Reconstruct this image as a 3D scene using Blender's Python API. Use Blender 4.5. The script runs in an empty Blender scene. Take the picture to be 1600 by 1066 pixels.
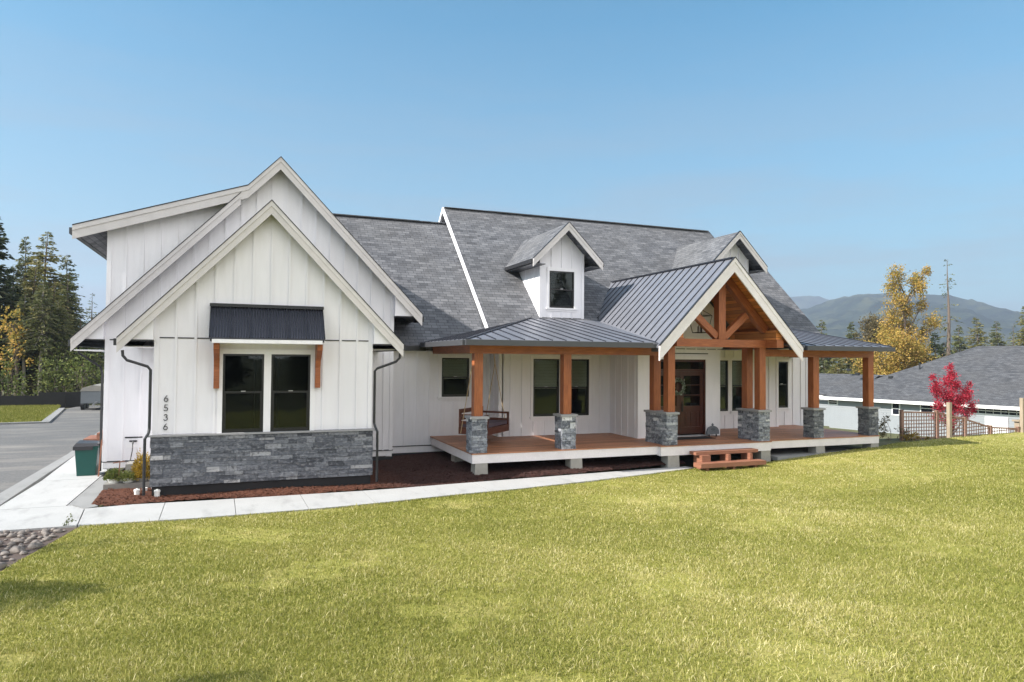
import bpy, math, random
import numpy as np
from mathutils import Vector, Matrix
from mathutils.geometry import tessellate_polygon
SC = bpy.context.scene
COL = SC.collection
R = math.radians
random.seed(7)

# ------------------------------------------------------------ camera
YAW, PITCH, ROLL, H = R(21.479), R(1.477), R(0.458), 3.199
sa, ca, st, ct, sr, cr = math.sin(YAW), math.cos(YAW), math.sin(PITCH), math.cos(PITCH), math.sin(ROLL), math.cos(ROLL)
Fw = Vector((sa*ct, ca*ct, st)); R0 = Vector((ca, -sa, 0)); U0 = Vector((-sa*st, -ca*st, ct))
Rt = R0*cr + U0*sr; Up = U0*cr - R0*sr
cam = bpy.data.cameras.new('camera'); camo = bpy.data.objects.new('camera', cam); COL.objects.link(camo)
mw = Matrix((Rt, Up, -Fw)).transposed().to_4x4(); mw.translation = Vector((0, 0, H)); camo.matrix_world = mw
cam.sensor_width = 36; cam.lens = 1072.84/1600*36; cam.clip_start = .1; cam.clip_end = 20000
SC.camera = camo

# ------------------------------------------------------------ light
SUNV = Vector((-1, -.04, .745)).normalized()
ELEV = math.asin(SUNV.z); ROTZ = math.atan2(SUNV.x, SUNV.y)
w = bpy.data.worlds.new('World'); SC.world = w; w.use_nodes = True
nt = w.node_tree; nt.nodes.clear()
def N(nt, t, **k):
    n = nt.nodes.new(t)
    for a, b in k.items():
        if a in n.inputs.keys() if isinstance(a, str) else False: n.inputs[a].default_value = b
        else: setattr(n, a, b)
    return n
out = nt.nodes.new('ShaderNodeOutputWorld'); bg = nt.nodes.new('ShaderNodeBackground')
sky = nt.nodes.new('ShaderNodeTexSky'); sky.sky_type = 'NISHITA'; sky.sun_disc = False
sky.sun_elevation = ELEV; sky.sun_rotation = ROTZ; sky.air_density = 1.0; sky.dust_density = .6; sky.ozone_density = 1.3
tc = nt.nodes.new('ShaderNodeTexCoord'); mp = nt.nodes.new('ShaderNodeMapping'); mp.inputs['Scale'].default_value = (1.6, 1.6, 12)
nz = nt.nodes.new('ShaderNodeTexNoise'); nz.inputs['Scale'].default_value = 1.7; nz.inputs['Detail'].default_value = 5; nz.inputs['Roughness'].default_value = .55
rp = nt.nodes.new('ShaderNodeValToRGB'); rp.color_ramp.elements[0].position = .40; rp.color_ramp.elements[1].position = .60; rp.color_ramp.elements[0].color = (.62, .62, .62, 1); rp.color_ramp.elements[1].color = (1, 1, 1, 1)
sx = nt.nodes.new('ShaderNodeSeparateXYZ'); el = nt.nodes.new('ShaderNodeMapRange')
el.inputs['From Min'].default_value = .44; el.inputs['From Max'].default_value = .03; el.inputs['To Min'].default_value = 0; el.inputs['To Max'].default_value = 1.0
mu = nt.nodes.new('ShaderNodeMath'); mu.operation = 'MULTIPLY'
mx = nt.nodes.new('ShaderNodeMix'); mx.data_type = 'RGBA'
mx.inputs['B'].default_value = (1.50, 1.58, 1.74, 1)
L = nt.links.new
L(tc.outputs['Generated'], mp.inputs['Vector']); L(mp.outputs[0], nz.inputs['Vector']); L(nz.outputs['Fac'], rp.inputs[0])
L(tc.outputs['Generated'], sx.inputs[0]); L(sx.outputs['Z'], el.inputs['Value'])
L(rp.outputs[0], mu.inputs[0]); L(el.outputs[0], mu.inputs[1]); L(mu.outputs[0], mx.inputs['Factor'])
# unseen bright cloud added behind the viewer to light the shaded front walls
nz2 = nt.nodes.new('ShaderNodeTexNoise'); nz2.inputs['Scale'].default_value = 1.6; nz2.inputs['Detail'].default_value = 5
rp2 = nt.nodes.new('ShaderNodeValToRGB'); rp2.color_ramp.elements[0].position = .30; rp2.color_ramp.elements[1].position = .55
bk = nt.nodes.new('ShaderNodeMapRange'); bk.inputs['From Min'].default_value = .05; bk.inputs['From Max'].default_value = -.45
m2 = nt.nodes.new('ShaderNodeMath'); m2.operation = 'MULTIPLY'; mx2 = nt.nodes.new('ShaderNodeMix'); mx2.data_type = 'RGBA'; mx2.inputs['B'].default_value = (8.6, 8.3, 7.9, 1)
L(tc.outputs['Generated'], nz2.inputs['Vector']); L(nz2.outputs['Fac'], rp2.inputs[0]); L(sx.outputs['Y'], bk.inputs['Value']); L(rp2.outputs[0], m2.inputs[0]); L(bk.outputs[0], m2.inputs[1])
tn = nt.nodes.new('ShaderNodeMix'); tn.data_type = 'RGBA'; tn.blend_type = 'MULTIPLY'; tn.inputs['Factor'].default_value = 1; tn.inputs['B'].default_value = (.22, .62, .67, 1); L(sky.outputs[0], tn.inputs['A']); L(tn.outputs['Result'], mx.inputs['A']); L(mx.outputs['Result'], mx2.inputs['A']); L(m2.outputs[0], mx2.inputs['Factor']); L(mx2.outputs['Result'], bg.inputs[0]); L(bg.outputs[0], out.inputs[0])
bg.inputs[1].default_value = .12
sun = bpy.data.lights.new('sun', 'SUN'); sun.energy = 4.4; sun.angle = R(.5); sun.color = (1, .94, .86)
suno = bpy.data.objects.new('sun', sun); COL.objects.link(suno); suno.rotation_euler = SUNV.to_track_quat('Z', 'Y').to_euler()
SC.view_settings.view_transform = 'Standard'; SC.view_settings.look = 'None'; SC.view_settings.gamma = 1
SC.view_settings.exposure = 1.25

# ------------------------------------------------------------ mesh helpers
class MB:
    def __init__(s): s.v = []; s.f = []; s.ax = []; s.t = []
    def face(s, pts, ax=None, tint=0.5):
        b = len(s.v); s.v += [tuple(p) for p in pts]; s.f.append(tuple(range(b, b+len(pts)))); s.ax.append(ax); s.t.append(tint); return s
    def hexa(s, a, b, ax=None, tint=.5):     # a: 4 bottom pts ccw seen from outside below.. b: 4 top pts
        q = list(a)+list(b)
        c = sum((Vector(p) for p in q), Vector())/8
        for idx in ((0,1,2,3),(4,5,6,7),(0,1,5,4),(1,2,6,5),(2,3,7,6),(3,0,4,7)):
            P = [Vector(q[i]) for i in idx]
            n = (P[1]-P[0]).cross(P[2]-P[0])
            if n.length < 1e-9: n = (P[2]-P[0]).cross(P[3]-P[0])
            if n.dot(sum(P, Vector())/4-c) < 0: P.reverse()
            s.face(P, ax, tint)
        return s
    def box(s, x0, x1, y0, y1, z0, z1, ax=None, tint=.5):
        return s.hexa([(x0,y0,z0),(x1,y0,z0),(x1,y1,z0),(x0,y1,z0)], [(x0,y0,z1),(x1,y0,z1),(x1,y1,z1),(x0,y1,z1)], ax, tint)
    def bar(s, p, q, w, h, up=(0,0,1), tint=.5):
        p, q = Vector(p), Vector(q); d = (q-p).normalized(); up = Vector(up)
        sd = d.cross(up)
        if sd.length < 1e-4: sd = d.cross(Vector((0,1,0)))
        sd.normalize(); u = sd.cross(d).normalized(); a = sd*w/2; b = u*h/2
        return s.hexa([p-a-b, p+a-b, p+a+b, p-a+b], [q-a-b, q+a-b, q+a+b, q-a+b], tuple(d), tint)
    def tube(s, pts, r, n=8, tint=.5, cap=True):
        pts = [Vector(p) for p in pts]; rr = r if isinstance(r, (list, tuple)) else [r]*len(pts); rings = []
        pv = None
        for i, p in enumerate(pts):
            d = (pts[min(i+1, len(pts)-1)]-pts[max(i-1, 0)]).normalized()
            if pv is None:
                pv = d.cross(Vector((0,0,1)));
                if pv.length < .05: pv = d.cross(Vector((1,0,0)))
            pv = (pv-d*pv.dot(d)).normalized(); w2 = d.cross(pv)
            rings.append([p+(pv*math.cos(6.28318*k/n)+w2*math.sin(6.28318*k/n))*rr[i] for k in range(n)])
        for i in range(len(rings)-1):
            for k in range(n):
                s.face([rings[i][k], rings[i][(k+1) % n], rings[i+1][(k+1) % n], rings[i+1][k]], None, tint)
        if cap: s.face(rings[0][::-1], None, tint); s.face(rings[-1], None, tint)
        return s
    def lathe(s, prof, c=(0,0,0), n=20, tint=.5):
        c = Vector(c); rg = [[c+Vector((r*math.cos(6.28318*k/n), r*math.sin(6.28318*k/n), z)) for k in range(n)] for r, z in prof]
        for i in range(len(rg)-1):
            for k in range(n): s.face([rg[i][k], rg[i][(k+1) % n], rg[i+1][(k+1) % n], rg[i+1][k]], None, tint)
        s.face(rg[0][::-1], None, tint); s.face(rg[-1], None, tint); return s
    def poly(s, loops, off, ax=None, tint=.5):
        """loops: outer polygon then holes (coplanar 3-D pts); extruded by vector off"""
        off = Vector(off); V = [[Vector(p) for p in lp] for lp in loops]; flat = [p for lp in V for p in lp]
        tris = tessellate_polygon(V); c = sum((p for p in V[0]), Vector())/len(V[0])
        for tr in tris:
            P = [flat[i] for i in tr]; n = (P[1]-P[0]).cross(P[2]-P[0])
            if n.length < 1e-9: continue
            if n.dot(off) > 0: P.reverse()
            s.face(P, ax, tint); s.face([p+off for p in reversed(P)], ax, tint)
        for li, lp in enumerate(V):
            nrm = Vector((0,0,0))
            for i in range(len(lp)): nrm += lp[i].cross(lp[(i+1) % len(lp)])
            fl = (nrm.dot(off) > 0) != (li > 0)
            for i in range(len(lp)):
                p, q = lp[i], lp[(i+1) % len(lp)]; P = [p, q, q+off, p+off]
                s.face(P if fl else P[::-1], ax, tint)
        return s
    def build(s, name, mat, parent=None, smooth=False, merge=False):
        me = bpy.data.meshes.new(name); me.from_pydata(s.v, [], s.f)
        me.materials.append(mat)
        uv = me.uv_layers.new(name='UVMap').data; at = me.attributes.new('tint', 'FLOAT', 'FACE')
        at.data.foreach_set('value', s.t)
        Z = Vector((0,0,1))
        for p in me.polygons:
            n = p.normal; a = s.ax[p.index]
            if a is None:
                a = Z.cross(n)
                a = Vector((1,0,0)) if a.length < .02 else a.normalized()
            else:
                a = Vector(a); a = a-n*a.dot(n)
                a = a.normalized() if a.length > .05 else (Z.cross(n).normalized() if abs(n.z) < .95 else Vector((1,0,0)))
            b = n.cross(a)
            for li in p.loop_indices:
                c = me.vertices[me.loops[li].vertex_index].co; uv[li].uv = (c.dot(a), c.dot(b))
        if merge or smooth:
            import bmesh
            bm = bmesh.new(); bm.from_mesh(me); bmesh.ops.remove_doubles(bm, verts=bm.verts, dist=1e-4); bm.to_mesh(me); bm.free()
        if smooth:
            me.polygons.foreach_set('use_smooth', [True]*len(me.polygons))
        return link(name, me, parent)
def link(name, me, parent=None):
    o = bpy.data.objects.new(name, me); COL.objects.link(o)
    if parent: o.parent = parent; o.matrix_parent_inverse = world_of(parent).inverted()
    return o
def world_of(p):
    m = Matrix.LocRotScale(p.location, p.rotation_euler, p.scale)
    return m if p.parent is None else world_of(p.parent) @ p.matrix_parent_inverse @ m
def tag(o, label=None, cat=None, group=None, kind=None):
    if label: o['label'] = label
    if cat: o['category'] = cat
    if group: o['group'] = group
    if kind: o['kind'] = kind
    return o
def thing(name, label, cat, loc=(0,0,0), group=None, rz=0):
    o = bpy.data.objects.new(name, None); o.empty_display_size = .2; COL.objects.link(o); o.location = loc; o.rotation_euler = (0,0,rz)
    return tag(o, label, cat, group)
def fast_mesh(name, V, F, mat, tint=None, parent=None):
    """V (n,3) float array, F (m,k) int array"""
    V = np.asarray(V, np.float32); F = np.asarray(F, np.int32); k = F.shape[1]
    me = bpy.data.meshes.new(name); me.vertices.add(len(V)); me.vertices.foreach_set('co', V.ravel())
    me.loops.add(F.size); me.loops.foreach_set('vertex_index', F.ravel())
    me.polygons.add(len(F)); me.polygons.foreach_set('loop_start', np.arange(0, F.size, k, dtype=np.int32))
    try: me.polygons.foreach_set('loop_total', np.full(len(F), k, np.int32))
    except Exception: pass
    if tint is not None:
        at = me.attributes.new('tint', 'FLOAT', 'FACE'); at.data.foreach_set('value', np.asarray(tint, np.float32))
    me.update(calc_edges=True); me.materials.append(mat)
    return link(name, me, parent)

# ------------------------------------------------------------ materials
def mat(name):
    m = bpy.data.materials.new(name); m.use_nodes = True; t = m.node_tree; b = t.nodes['Principled BSDF']; return m, t, b
def nd(t, ty, ins=None, **k):
    n = t.nodes.new(ty)
    for a, v in k.items(): setattr(n, a, v)
    for a, v in (ins or {}).items():
        if hasattr(v, 'links') or isinstance(v, bpy.types.NodeSocket): t.links.new(v, n.inputs[a])
        else: n.inputs[a].default_value = v
    return n
def ramp(t, fac, stops):
    n = t.nodes.new('ShaderNodeValToRGB'); e = n.color_ramp.elements
    while len(e) < len(stops): e.new(.5)
    for i, (p, c) in enumerate(stops): e[i].position = p; e[i].color = (*c, 1) if len(c) == 3 else c
    t.links.new(fac, n.inputs[0]); return n.outputs[0]
def mixc(t, a, b, f, blend='MIX'):
    n = t.nodes.new('ShaderNodeMix'); n.data_type = 'RGBA'; n.blend_type = blend
    for k, v in (('Factor', f), ('A', a), ('B', b)):
        if isinstance(v, bpy.types.NodeSocket): t.links.new(v, n.inputs[k])
        else: n.inputs[k].default_value = v if k == 'Factor' else ((*v, 1) if len(v) == 3 else v)
    return n.outputs['Result']
def obj_co(t): return t.nodes.new('ShaderNodeTexCoord').outputs['Object']
def uv_co(t): return t.nodes.new('ShaderNodeTexCoord').outputs['UV']
def attr(t, n='tint'): return nd(t, 'ShaderNodeAttribute', attribute_name=n).outputs['Fac']
def noise(t, vec, sc, det=4, ro=.55): return nd(t, 'ShaderNodeTexNoise', {'Vector': vec, 'Scale': sc, 'Detail': det, 'Roughness': ro}).outputs['Fac']
def scale(t, vec, s): return nd(t, 'ShaderNodeMapping', {'Vector': vec, 'Scale': s}).outputs[0]
def bump(t, b, h, d, s=1): n = nd(t, 'ShaderNodeBump', {'Height': h, 'Distance': d, 'Strength': s}); t.links.new(n.outputs[0], b.inputs['Normal'])
def plain(name, col, rough=.6, metal=0, var=.08, sc=6, spec=.5, coat=0):
    m, t, b = mat(name)
    f = noise(t, obj_co(t), sc, 5); c = mixc(t, tuple(max(0, x*(1-var)) for x in col), tuple(min(1, x*(1+var)) for x in col), f)
    t.links.new(c, b.inputs['Base Color']); b.inputs['Roughness'].default_value = rough; b.inputs['Metallic'].default_value = metal
    b.inputs['Specular IOR Level'].default_value = spec; b.inputs['Coat Weight'].default_value = coat
    return m
def siding_mat(name, col):
    m, t, b = mat(name); oc = obj_co(t)
    f = noise(t, scale(t, oc, (3, 3, .35)), 3, 5); g = noise(t, oc, .5, 3)
    c = mixc(t, tuple(x*.93 for x in col), col, ramp(t, f, [(.3, (0,0,0)), (.6, (1,1,1))]))
    c = mixc(t, c, tuple(x*.9 for x in col), ramp(t, g, [(.4, (0,0,0)), (.8, (1,1,1))]))
    t.links.new(c, b.inputs['Base Color']); b.inputs['Roughness'].default_value = .55
    bump(t, b, noise(t, scale(t, oc, (60, 60, 6)), 3, 3), .002, .4); return m
def rake_mat(name, col):
    m, t, b = mat(name); oc = obj_co(t)
    f = noise(t, scale(t, oc, (1, 1, 1)), 28, 6, .7); g = noise(t, oc, 3, 3)
    c = mixc(t, tuple(x*.78 for x in col), tuple(min(.9, x*1.1) for x in col), f)
    c = mixc(t, c, tuple(x*.86 for x in col), ramp(t, g, [(.45, (0,0,0)), (.7, (1,1,1))]))
    t.links.new(c, b.inputs['Base Color']); b.inputs['Roughness'].default_value = .6; bump(t, b, f, .004, .5); return m
def shingle_mat(name, k=1.0, row=.145):
    m, t, b = mat(name); u = uv_co(t)
    br = nd(t, 'ShaderNodeTexBrick', {'Vector': u, 'Color1': (0,0,0,1), 'Color2': (1,1,1,1), 'Mortar': (.0,.0,.0,1), 'Scale': 1.0, 'Mortar Size': .006, 'Mortar Smooth': .1, 'Brick Width': .29, 'Row Height': row}, offset=.37, offset_frequency=2)
    br2 = nd(t, 'ShaderNodeTexBrick', {'Vector': nd(t, 'ShaderNodeMapping', {'Vector': u, 'Location': (.13, 0, 0)}).outputs[0], 'Color1': (0,0,0,1), 'Color2': (1,1,1,1), 'Mortar': (.5,.5,.5,1), 'Scale': 1.0, 'Mortar Size': .0, 'Brick Width': .47, 'Row Height': row}, offset=.61, offset_frequency=3)
    mix = mixc(t, br.outputs['Color'], br2.outputs['Color'], .45)
    c = ramp(t, mix, [(0, (.055*k, .058*k, .068*k)), (.45, (.115*k, .118*k, .132*k)), (1, (.21*k, .213*k, .23*k))])
    gr = noise(t, u, 55, 3, .7); c = mixc(t, c, (.32*k, .32*k, .34*k), ramp(t, gr, [(.5, (0,0,0)), (.75, (.35,.35,.35))]))
    big = noise(t, u, .35, 3); c = mixc(t, c, (.15*k, .145*k, .145*k), ramp(t, big, [(.4, (0,0,0)), (.75, (.5,.5,.5))]))
    c = mixc(t, c, (.015, .016, .02), br.outputs['Fac'])
    t.links.new(c, b.inputs['Base Color']); b.inputs['Roughness'].default_value = .85
    sep = nd(t, 'ShaderNodeSeparateXYZ', {'Vector': u}).outputs['Y']
    fr = nd(t, 'ShaderNodeMath', {0: sep, 1: row}, operation='DIVIDE').outputs[0]; fr = nd(t, 'ShaderNodeMath', {0: fr}, operation='FRACT').outputs[0]
    hh = nd(t, 'ShaderNodeMath', {0: mix, 1: .5}, operation='MULTIPLY').outputs[0]
    hh = nd(t, 'ShaderNodeMath', {0: hh, 1: fr}, operation='SUBTRACT').outputs[0]
    bump(t, b, hh, .012, .8); return m
def wood_mat(name, c0, c1, c2, rough=.5, plank=None, sc=1.0):
    m, t, b = mat(name); u = uv_co(t)
    g = noise(t, scale(t, u, (.8*sc, 14*sc, 1)), 3.5, 6, .65); w2 = noise(t, scale(t, u, (1, 2, 1)), 1.3, 3)
    c = ramp(t, g, [(.3, c0), (.5, c1), (.72, c2)]); c = mixc(t, c, c0, ramp(t, w2, [(.45, (0,0,0)), (.8, (.6,.6,.6))]))
    if plank:
        br = nd(t, 'ShaderNodeTexBrick', {'Vector': u, 'Color1': (.62,.62,.62,1), 'Color2': (1.15,1.15,1.15,1), 'Mortar': (.12,.1,.1,1), 'Scale': 1.0, 'Mortar Size': .005, 'Brick Width': 3.1, 'Row Height': plank}, offset=.43)
        c = mixc(t, c, br.outputs['Color'], 1.0, 'MULTIPLY')
    t.links.new(c, b.inputs['Base Color']); b.inputs['Roughness'].default_value = rough; bump(t, b, g, .003, .4); return m
def stone_mat(name, k=1.0):
    m, t, b = mat(name); oc = obj_co(t); a = attr(t)
    c = ramp(t, a, [(0, (.045*k, .05*k, .062*k)), (.35, (.095*k, .103*k, .122*k)), (.7, (.17*k, .18*k, .2*k)), (1, (.38*k, .38*k, .39*k))])
    f = noise(t, scale(t, oc, (1, 1, 2.2)), 9, 8, .7); c = mixc(t, c, (.33*k, .34*k, .37*k), ramp(t, f, [(.5, (0,0,0)), (.72, (.75,.75,.75))]))
    f2 = noise(t, oc, 16, 5); c = mixc(t, c, (.035, .038, .048), ramp(t, f2, [(.3, (.8,.8,.8)), (.5, (0,0,0))]))
    t.links.new(c, b.inputs['Base Color']); b.inputs['Roughness'].default_value = .8; bump(t, b, f, .03, .9); return m
def leaf_mat(name, stops, trans=.3, rough=.6):
    m, t, b = mat(name); a = attr(t)
    c = ramp(t, a, stops); t.links.new(c, b.inputs['Base Color']); b.inputs['Roughness'].default_value = rough; b.inputs['Specular IOR Level'].default_value = .25
    tr = nd(t, 'ShaderNodeBsdfTranslucent', {'Color': c}); ms = nd(t, 'ShaderNodeMixShader', {0: trans, 1: b.outputs[0], 2: tr.outputs[0]})
    t.links.new(ms.outputs[0], t.nodes['Material Output'].inputs['Surface']); return m
M = {}
M['siding'] = siding_mat('white_siding', (.80, .79, .83)); M['trim'] = siding_mat('white_trim', (.82, .81, .84))
M['rake'] = rake_mat('rake_board', (.62, .59, .585)); M['rakew'] = rake_mat('white_rake', (.76, .72, .735))
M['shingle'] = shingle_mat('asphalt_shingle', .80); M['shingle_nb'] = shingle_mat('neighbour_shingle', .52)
def roof_metal(name, col, rough, metal):
    m, t, b = mat(name); oc = obj_co(t); f = noise(t, scale(t, oc, (1.5, 1.5, 1.5)), 2, 4)
    c = mixc(t, tuple(x*.85 for x in col), tuple(x*1.15 for x in col), f); t.links.new(c, b.inputs['Base Color'])
    rr = nd(t, 'ShaderNodeMapRange', {'Value': f, 'To Min': rough-.05, 'To Max': rough+.1}); t.links.new(rr.outputs[0], b.inputs['Roughness'])
    b.inputs['Metallic'].default_value = metal; bump(t, b, noise(t, oc, 5, 2), .006, .5); return m
M['metal'] = roof_metal('standing_seam_metal', (.20, .205, .235), .38, .35); M['awning'] = roof_metal('awning_metal', (.045, .047, .062), .34, .3)
M['rib'] = plain('awning_rib', (.012, .012, .016), .25)
M['seam'] = plain('metal_seam', (.035, .038, .05), .4, .4)
M['gutter'] = plain('gutter_black', (.016, .017, .02), .38); M['gutterg'] = plain('gutter_grey', (.055, .058, .065), .4)
M['fnd'] = plain('black_foundation', (.012, .012, .014), .8); M['flash'] = plain('black_flashing', (.015, .016, .02), .5)
M['beam'] = wood_mat('stained_timber', (.15, .040, .012), (.30, .088, .026), (.43, .15, .05), .45)
M['soffit'] = wood_mat('cedar_soffit', (.42, .14, .035), (.60, .22, .055), (.72, .30, .09), .5, plank=.14)
M['deck'] = wood_mat('deck_boards', (.32, .13, .065), (.43, .19, .10), (.53, .26, .15), .5, plank=.14)
M['step'] = wood_mat('orange_wood', (.19, .078, .045), (.26, .11, .066), (.34, .16, .10), .6)
M['door'] = wood_mat('mahogany_door', (.028, .008, .005), (.05, .013, .007), (.08, .022, .011), .3)
M['swing'] = wood_mat('dark_red_wood', (.06, .017, .010), (.10, .03, .016), (.15, .05, .025), .45)
M['stone'] = stone_mat('ledge_stone', 1.15); M['stonel'] = stone_mat('pier_stone', 1.9); M['cap'] = plain('stone_cap', (.28, .28, .29), .8, var=.2, sc=12)
M['concrete_f'] = plain('footing_concrete', (.30, .285, .26), .9, var=.2, sc=8)
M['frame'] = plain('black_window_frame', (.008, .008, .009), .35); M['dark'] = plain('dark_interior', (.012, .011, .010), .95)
M['blind'] = plain('cream_blind', (.80, .77, .68), .8); M['rope'] = plain('tan_rope', (.45, .34, .2), .8); M['steel'] = plain('steel', (.5, .5, .52), .3, .9)
M['white'] = plain('white_plastic', (.78, .78, .76), .45); M['cush'] = plain('plum_cushion', (.10, .075, .10), .9, var=.2)
M['tan'] = wood_mat('weathered_post', (.24, .19, .14), (.32, .26, .19), (.40, .33, .26), .8)
M['green'] = plain('green_plastic', (.004, .075, .062), .4); M['blacklid'] = plain('black_lid', (.03, .03, .035), .45)
M['bark'] = plain('bark', (.13, .10, .08), .95, var=.4, sc=14); M['barkp'] = plain('pale_bark', (.28, .25, .22), .95, var=.3, sc=10)
M['fabric'] = plain('black_fabric', (.010, .010, .011), .8, var=.3); M['lattice'] = wood_mat('lattice_wood', (.18, .10, .075), (.27, .16, .12), (.35, .22, .17), .8)
M['slate'] = plain('grey_painted_tin', (.13, .145, .165), .6, var=.25, sc=20)
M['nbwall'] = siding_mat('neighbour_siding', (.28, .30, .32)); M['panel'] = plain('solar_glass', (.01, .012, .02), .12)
def glass_mat():
    m, t, b = mat('window_glass'); n = t.nodes; n.remove(b)
    g = nd(t, 'ShaderNodeBsdfGlossy', {'Roughness': .015, 'Color': (.50,.54,.56,1)}); tr = nd(t, 'ShaderNodeBsdfTransparent', {'Color': (.72,.75,.73,1)})
    lw = nd(t, 'ShaderNodeFresnel', {'IOR': 1.5}); bp = nd(t, 'ShaderNodeBump', {'Height': noise(t, obj_co(t), 1.3, 2), 'Distance': .02, 'Strength': .15}); t.links.new(bp.outputs[0], g.inputs['Normal'])
    ms = nd(t, 'ShaderNodeMixShader', {0: lw.outputs[0], 1: tr.outputs[0], 2: g.outputs[0]}); t.links.new(ms.outputs[0], n['Material Output'].inputs['Surface']); return m
M['glass'] = glass_mat()
def conc(name, col, bands=True):
    m, t, b = mat(name); oc = obj_co(t); f = noise(t, oc, 1.1, 6, .6); g = noise(t, oc, 40, 4, .7)
    c = mixc(t, tuple(x*.82 for x in col), tuple(x*1.08 for x in col), f); c = mixc(t, c, tuple(x*.7 for x in col), ramp(t, g, [(.5, (0,0,0)), (.8, (.6,.6,.6))]))
    t.links.new(c, b.inputs['Base Color']); st_ = noise(t, scale(t, oc, (1, .35, 1)), 2.6, 7, .7); c = mixc(t, c, tuple(x*.62 for x in col), ramp(t, st_, [(.52, (0,0,0)), (.74, (.8,.8,.8))])); t.links.new(c, b.inputs['Base Color']); b.inputs['Roughness'].default_value = .85; bump(t, b, g, .003, .5); return m
M['conc'] = conc('pale_concrete', (.40, .40, .40)); M['band'] = conc('exposed_aggregate', (.25, .25, .25)); M['paver'] = conc('paver_grey', (.23, .22, .205))
def asphalt():
    m, t, b = mat('asphalt'); oc = obj_co(t); g = noise(t, oc, 30, 6, .75); f = noise(t, scale(t, oc, (.35, 1.2, 1)), .9, 5, .6)
    c = ramp(t, g, [(.3, (.055, .055, .058)), (.5, (.105, .104, .105)), (.75, (.20, .195, .19))]); c = mixc(t, c, (.21, .195, .18), ramp(t, f, [(.47, (0,0,0)), (.7, (.75,.75,.75))]))
    t.links.new(c, b.inputs['Base Color']); b.inputs['Roughness'].default_value = .95; bump(t, b, g, .01, .6); return m
M['asphalt'] = asphalt()
def grass_ground(name, cols, dry):
    m, t, b = mat(name); oc = obj_co(t); f = noise(t, oc, 1.3, 5, .6); g = noise(t, oc, 22, 6, .75); d = noise(t, oc, .45, 5, .6)
    c = ramp(t, g, [(.3, cols[0]), (.5, cols[1]), (.7, cols[2])]); c = mixc(t, c, dry, ramp(t, f, [(.48, (0,0,0)), (.72, (.6,.6,.6))]))
    c = mixc(t, c, cols[0], ramp(t, d, [(.5, (0,0,0)), (.75, (.5,.5,.5))]))
    t.links.new(c, b.inputs['Base Color']); b.inputs['Roughness'].default_value = .95; bump(t, b, g, .04, .8); return m
M['lawn'] = grass_ground('lawn_soil_and_grass', [(.13, .14, .022), (.27, .26, .045), (.40, .36, .09)], (.48, .39, .16))
M['ground'] = grass_ground('rough_ground', [(.05, .06, .02), (.085, .09, .03), (.13, .12, .06)], (.14, .11, .06))
def mulch():
    m, t, b = mat('bark_mulch'); oc = obj_co(t); g = noise(t, scale(t, oc, (1, 1.6, 1)), 32, 7, .8); f = noise(t, oc, .9, 3)
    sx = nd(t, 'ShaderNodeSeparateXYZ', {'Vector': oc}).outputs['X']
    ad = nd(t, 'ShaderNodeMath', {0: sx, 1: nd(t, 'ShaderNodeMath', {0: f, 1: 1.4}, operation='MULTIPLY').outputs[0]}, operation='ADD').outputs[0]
    bay_shade = nd(t, 'ShaderNodeMapRange', {'Value': ad, 'From Min': 3.6, 'From Max': 4.6}).outputs[0]  # garage shadow painted in as darker mulch right of the bay
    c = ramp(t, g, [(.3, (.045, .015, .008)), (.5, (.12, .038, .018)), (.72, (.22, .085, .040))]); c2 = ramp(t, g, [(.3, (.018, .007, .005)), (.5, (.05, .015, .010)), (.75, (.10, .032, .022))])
    c = mixc(t, c, c2, bay_shade); t.links.new(c, b.inputs['Base Color']); b.inputs['Roughness'].default_value = .95; bump(t, b, g, .05, .9); return m
M['mulch'] = mulch()
M['needle'] = leaf_mat('conifer_needles', [(0, (.045, .058, .02)), (.45, (.11, .125, .045)), (.8, (.19, .19, .08)), (1, (.28, .25, .11))], .25)
M['needley'] = leaf_mat('olive_needles', [(0, (.065, .072, .02)), (.45, (.17, .165, .05)), (.8, (.28, .25, .09)), (1, (.38, .30, .13))], .3)
M['needled'] = leaf_mat('dark_needles', [(0, (.02, .028, .012)), (.5, (.045, .06, .025)), (1, (.09, .105, .045))], .2)
M['autumn'] = leaf_mat('autumn_leaves', [(0, (.13, .13, .03)), (.35, (.30, .24, .05)), (.65, (.52, .33, .08)), (1, (.66, .42, .16))], .35)
M['brownleaf'] = leaf_mat('brown_leaves', [(0, (.07, .06, .03)), (.5, (.14, .115, .055)), (1, (.22, .17, .09))], .3)
M['bushleaf'] = leaf_mat('bush_leaves', [(0, (.05, .07, .02)), (.5, (.14, .17, .05)), (1, (.30, .31, .09))], .35)
M['maple'] = leaf_mat('crimson_leaves', [(0, (.20, .010, .020)), (.5, (.48, .028, .06)), (1, (.78, .12, .18))], .4)
M['gold'] = leaf_mat('golden_shrub', [(0, (.11, .075, .01)), (.5, (.30, .20, .025)), (1, (.48, .33, .05))], .3)
M['heather'] = leaf_mat('low_green_plant', [(0, (.03, .05, .01)), (.5, (.10, .13, .03)), (1, (.2, .2, .06))], .3)
M['blade'] = leaf_mat('grass_blades', [(0, (.10, .125, .016)), (.30, (.22, .235, .042)), (.55, (.355, .345, .088)), (.80, (.58, .51, .21)), (1, (.80, .72, .42))], .35, .5)

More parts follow.
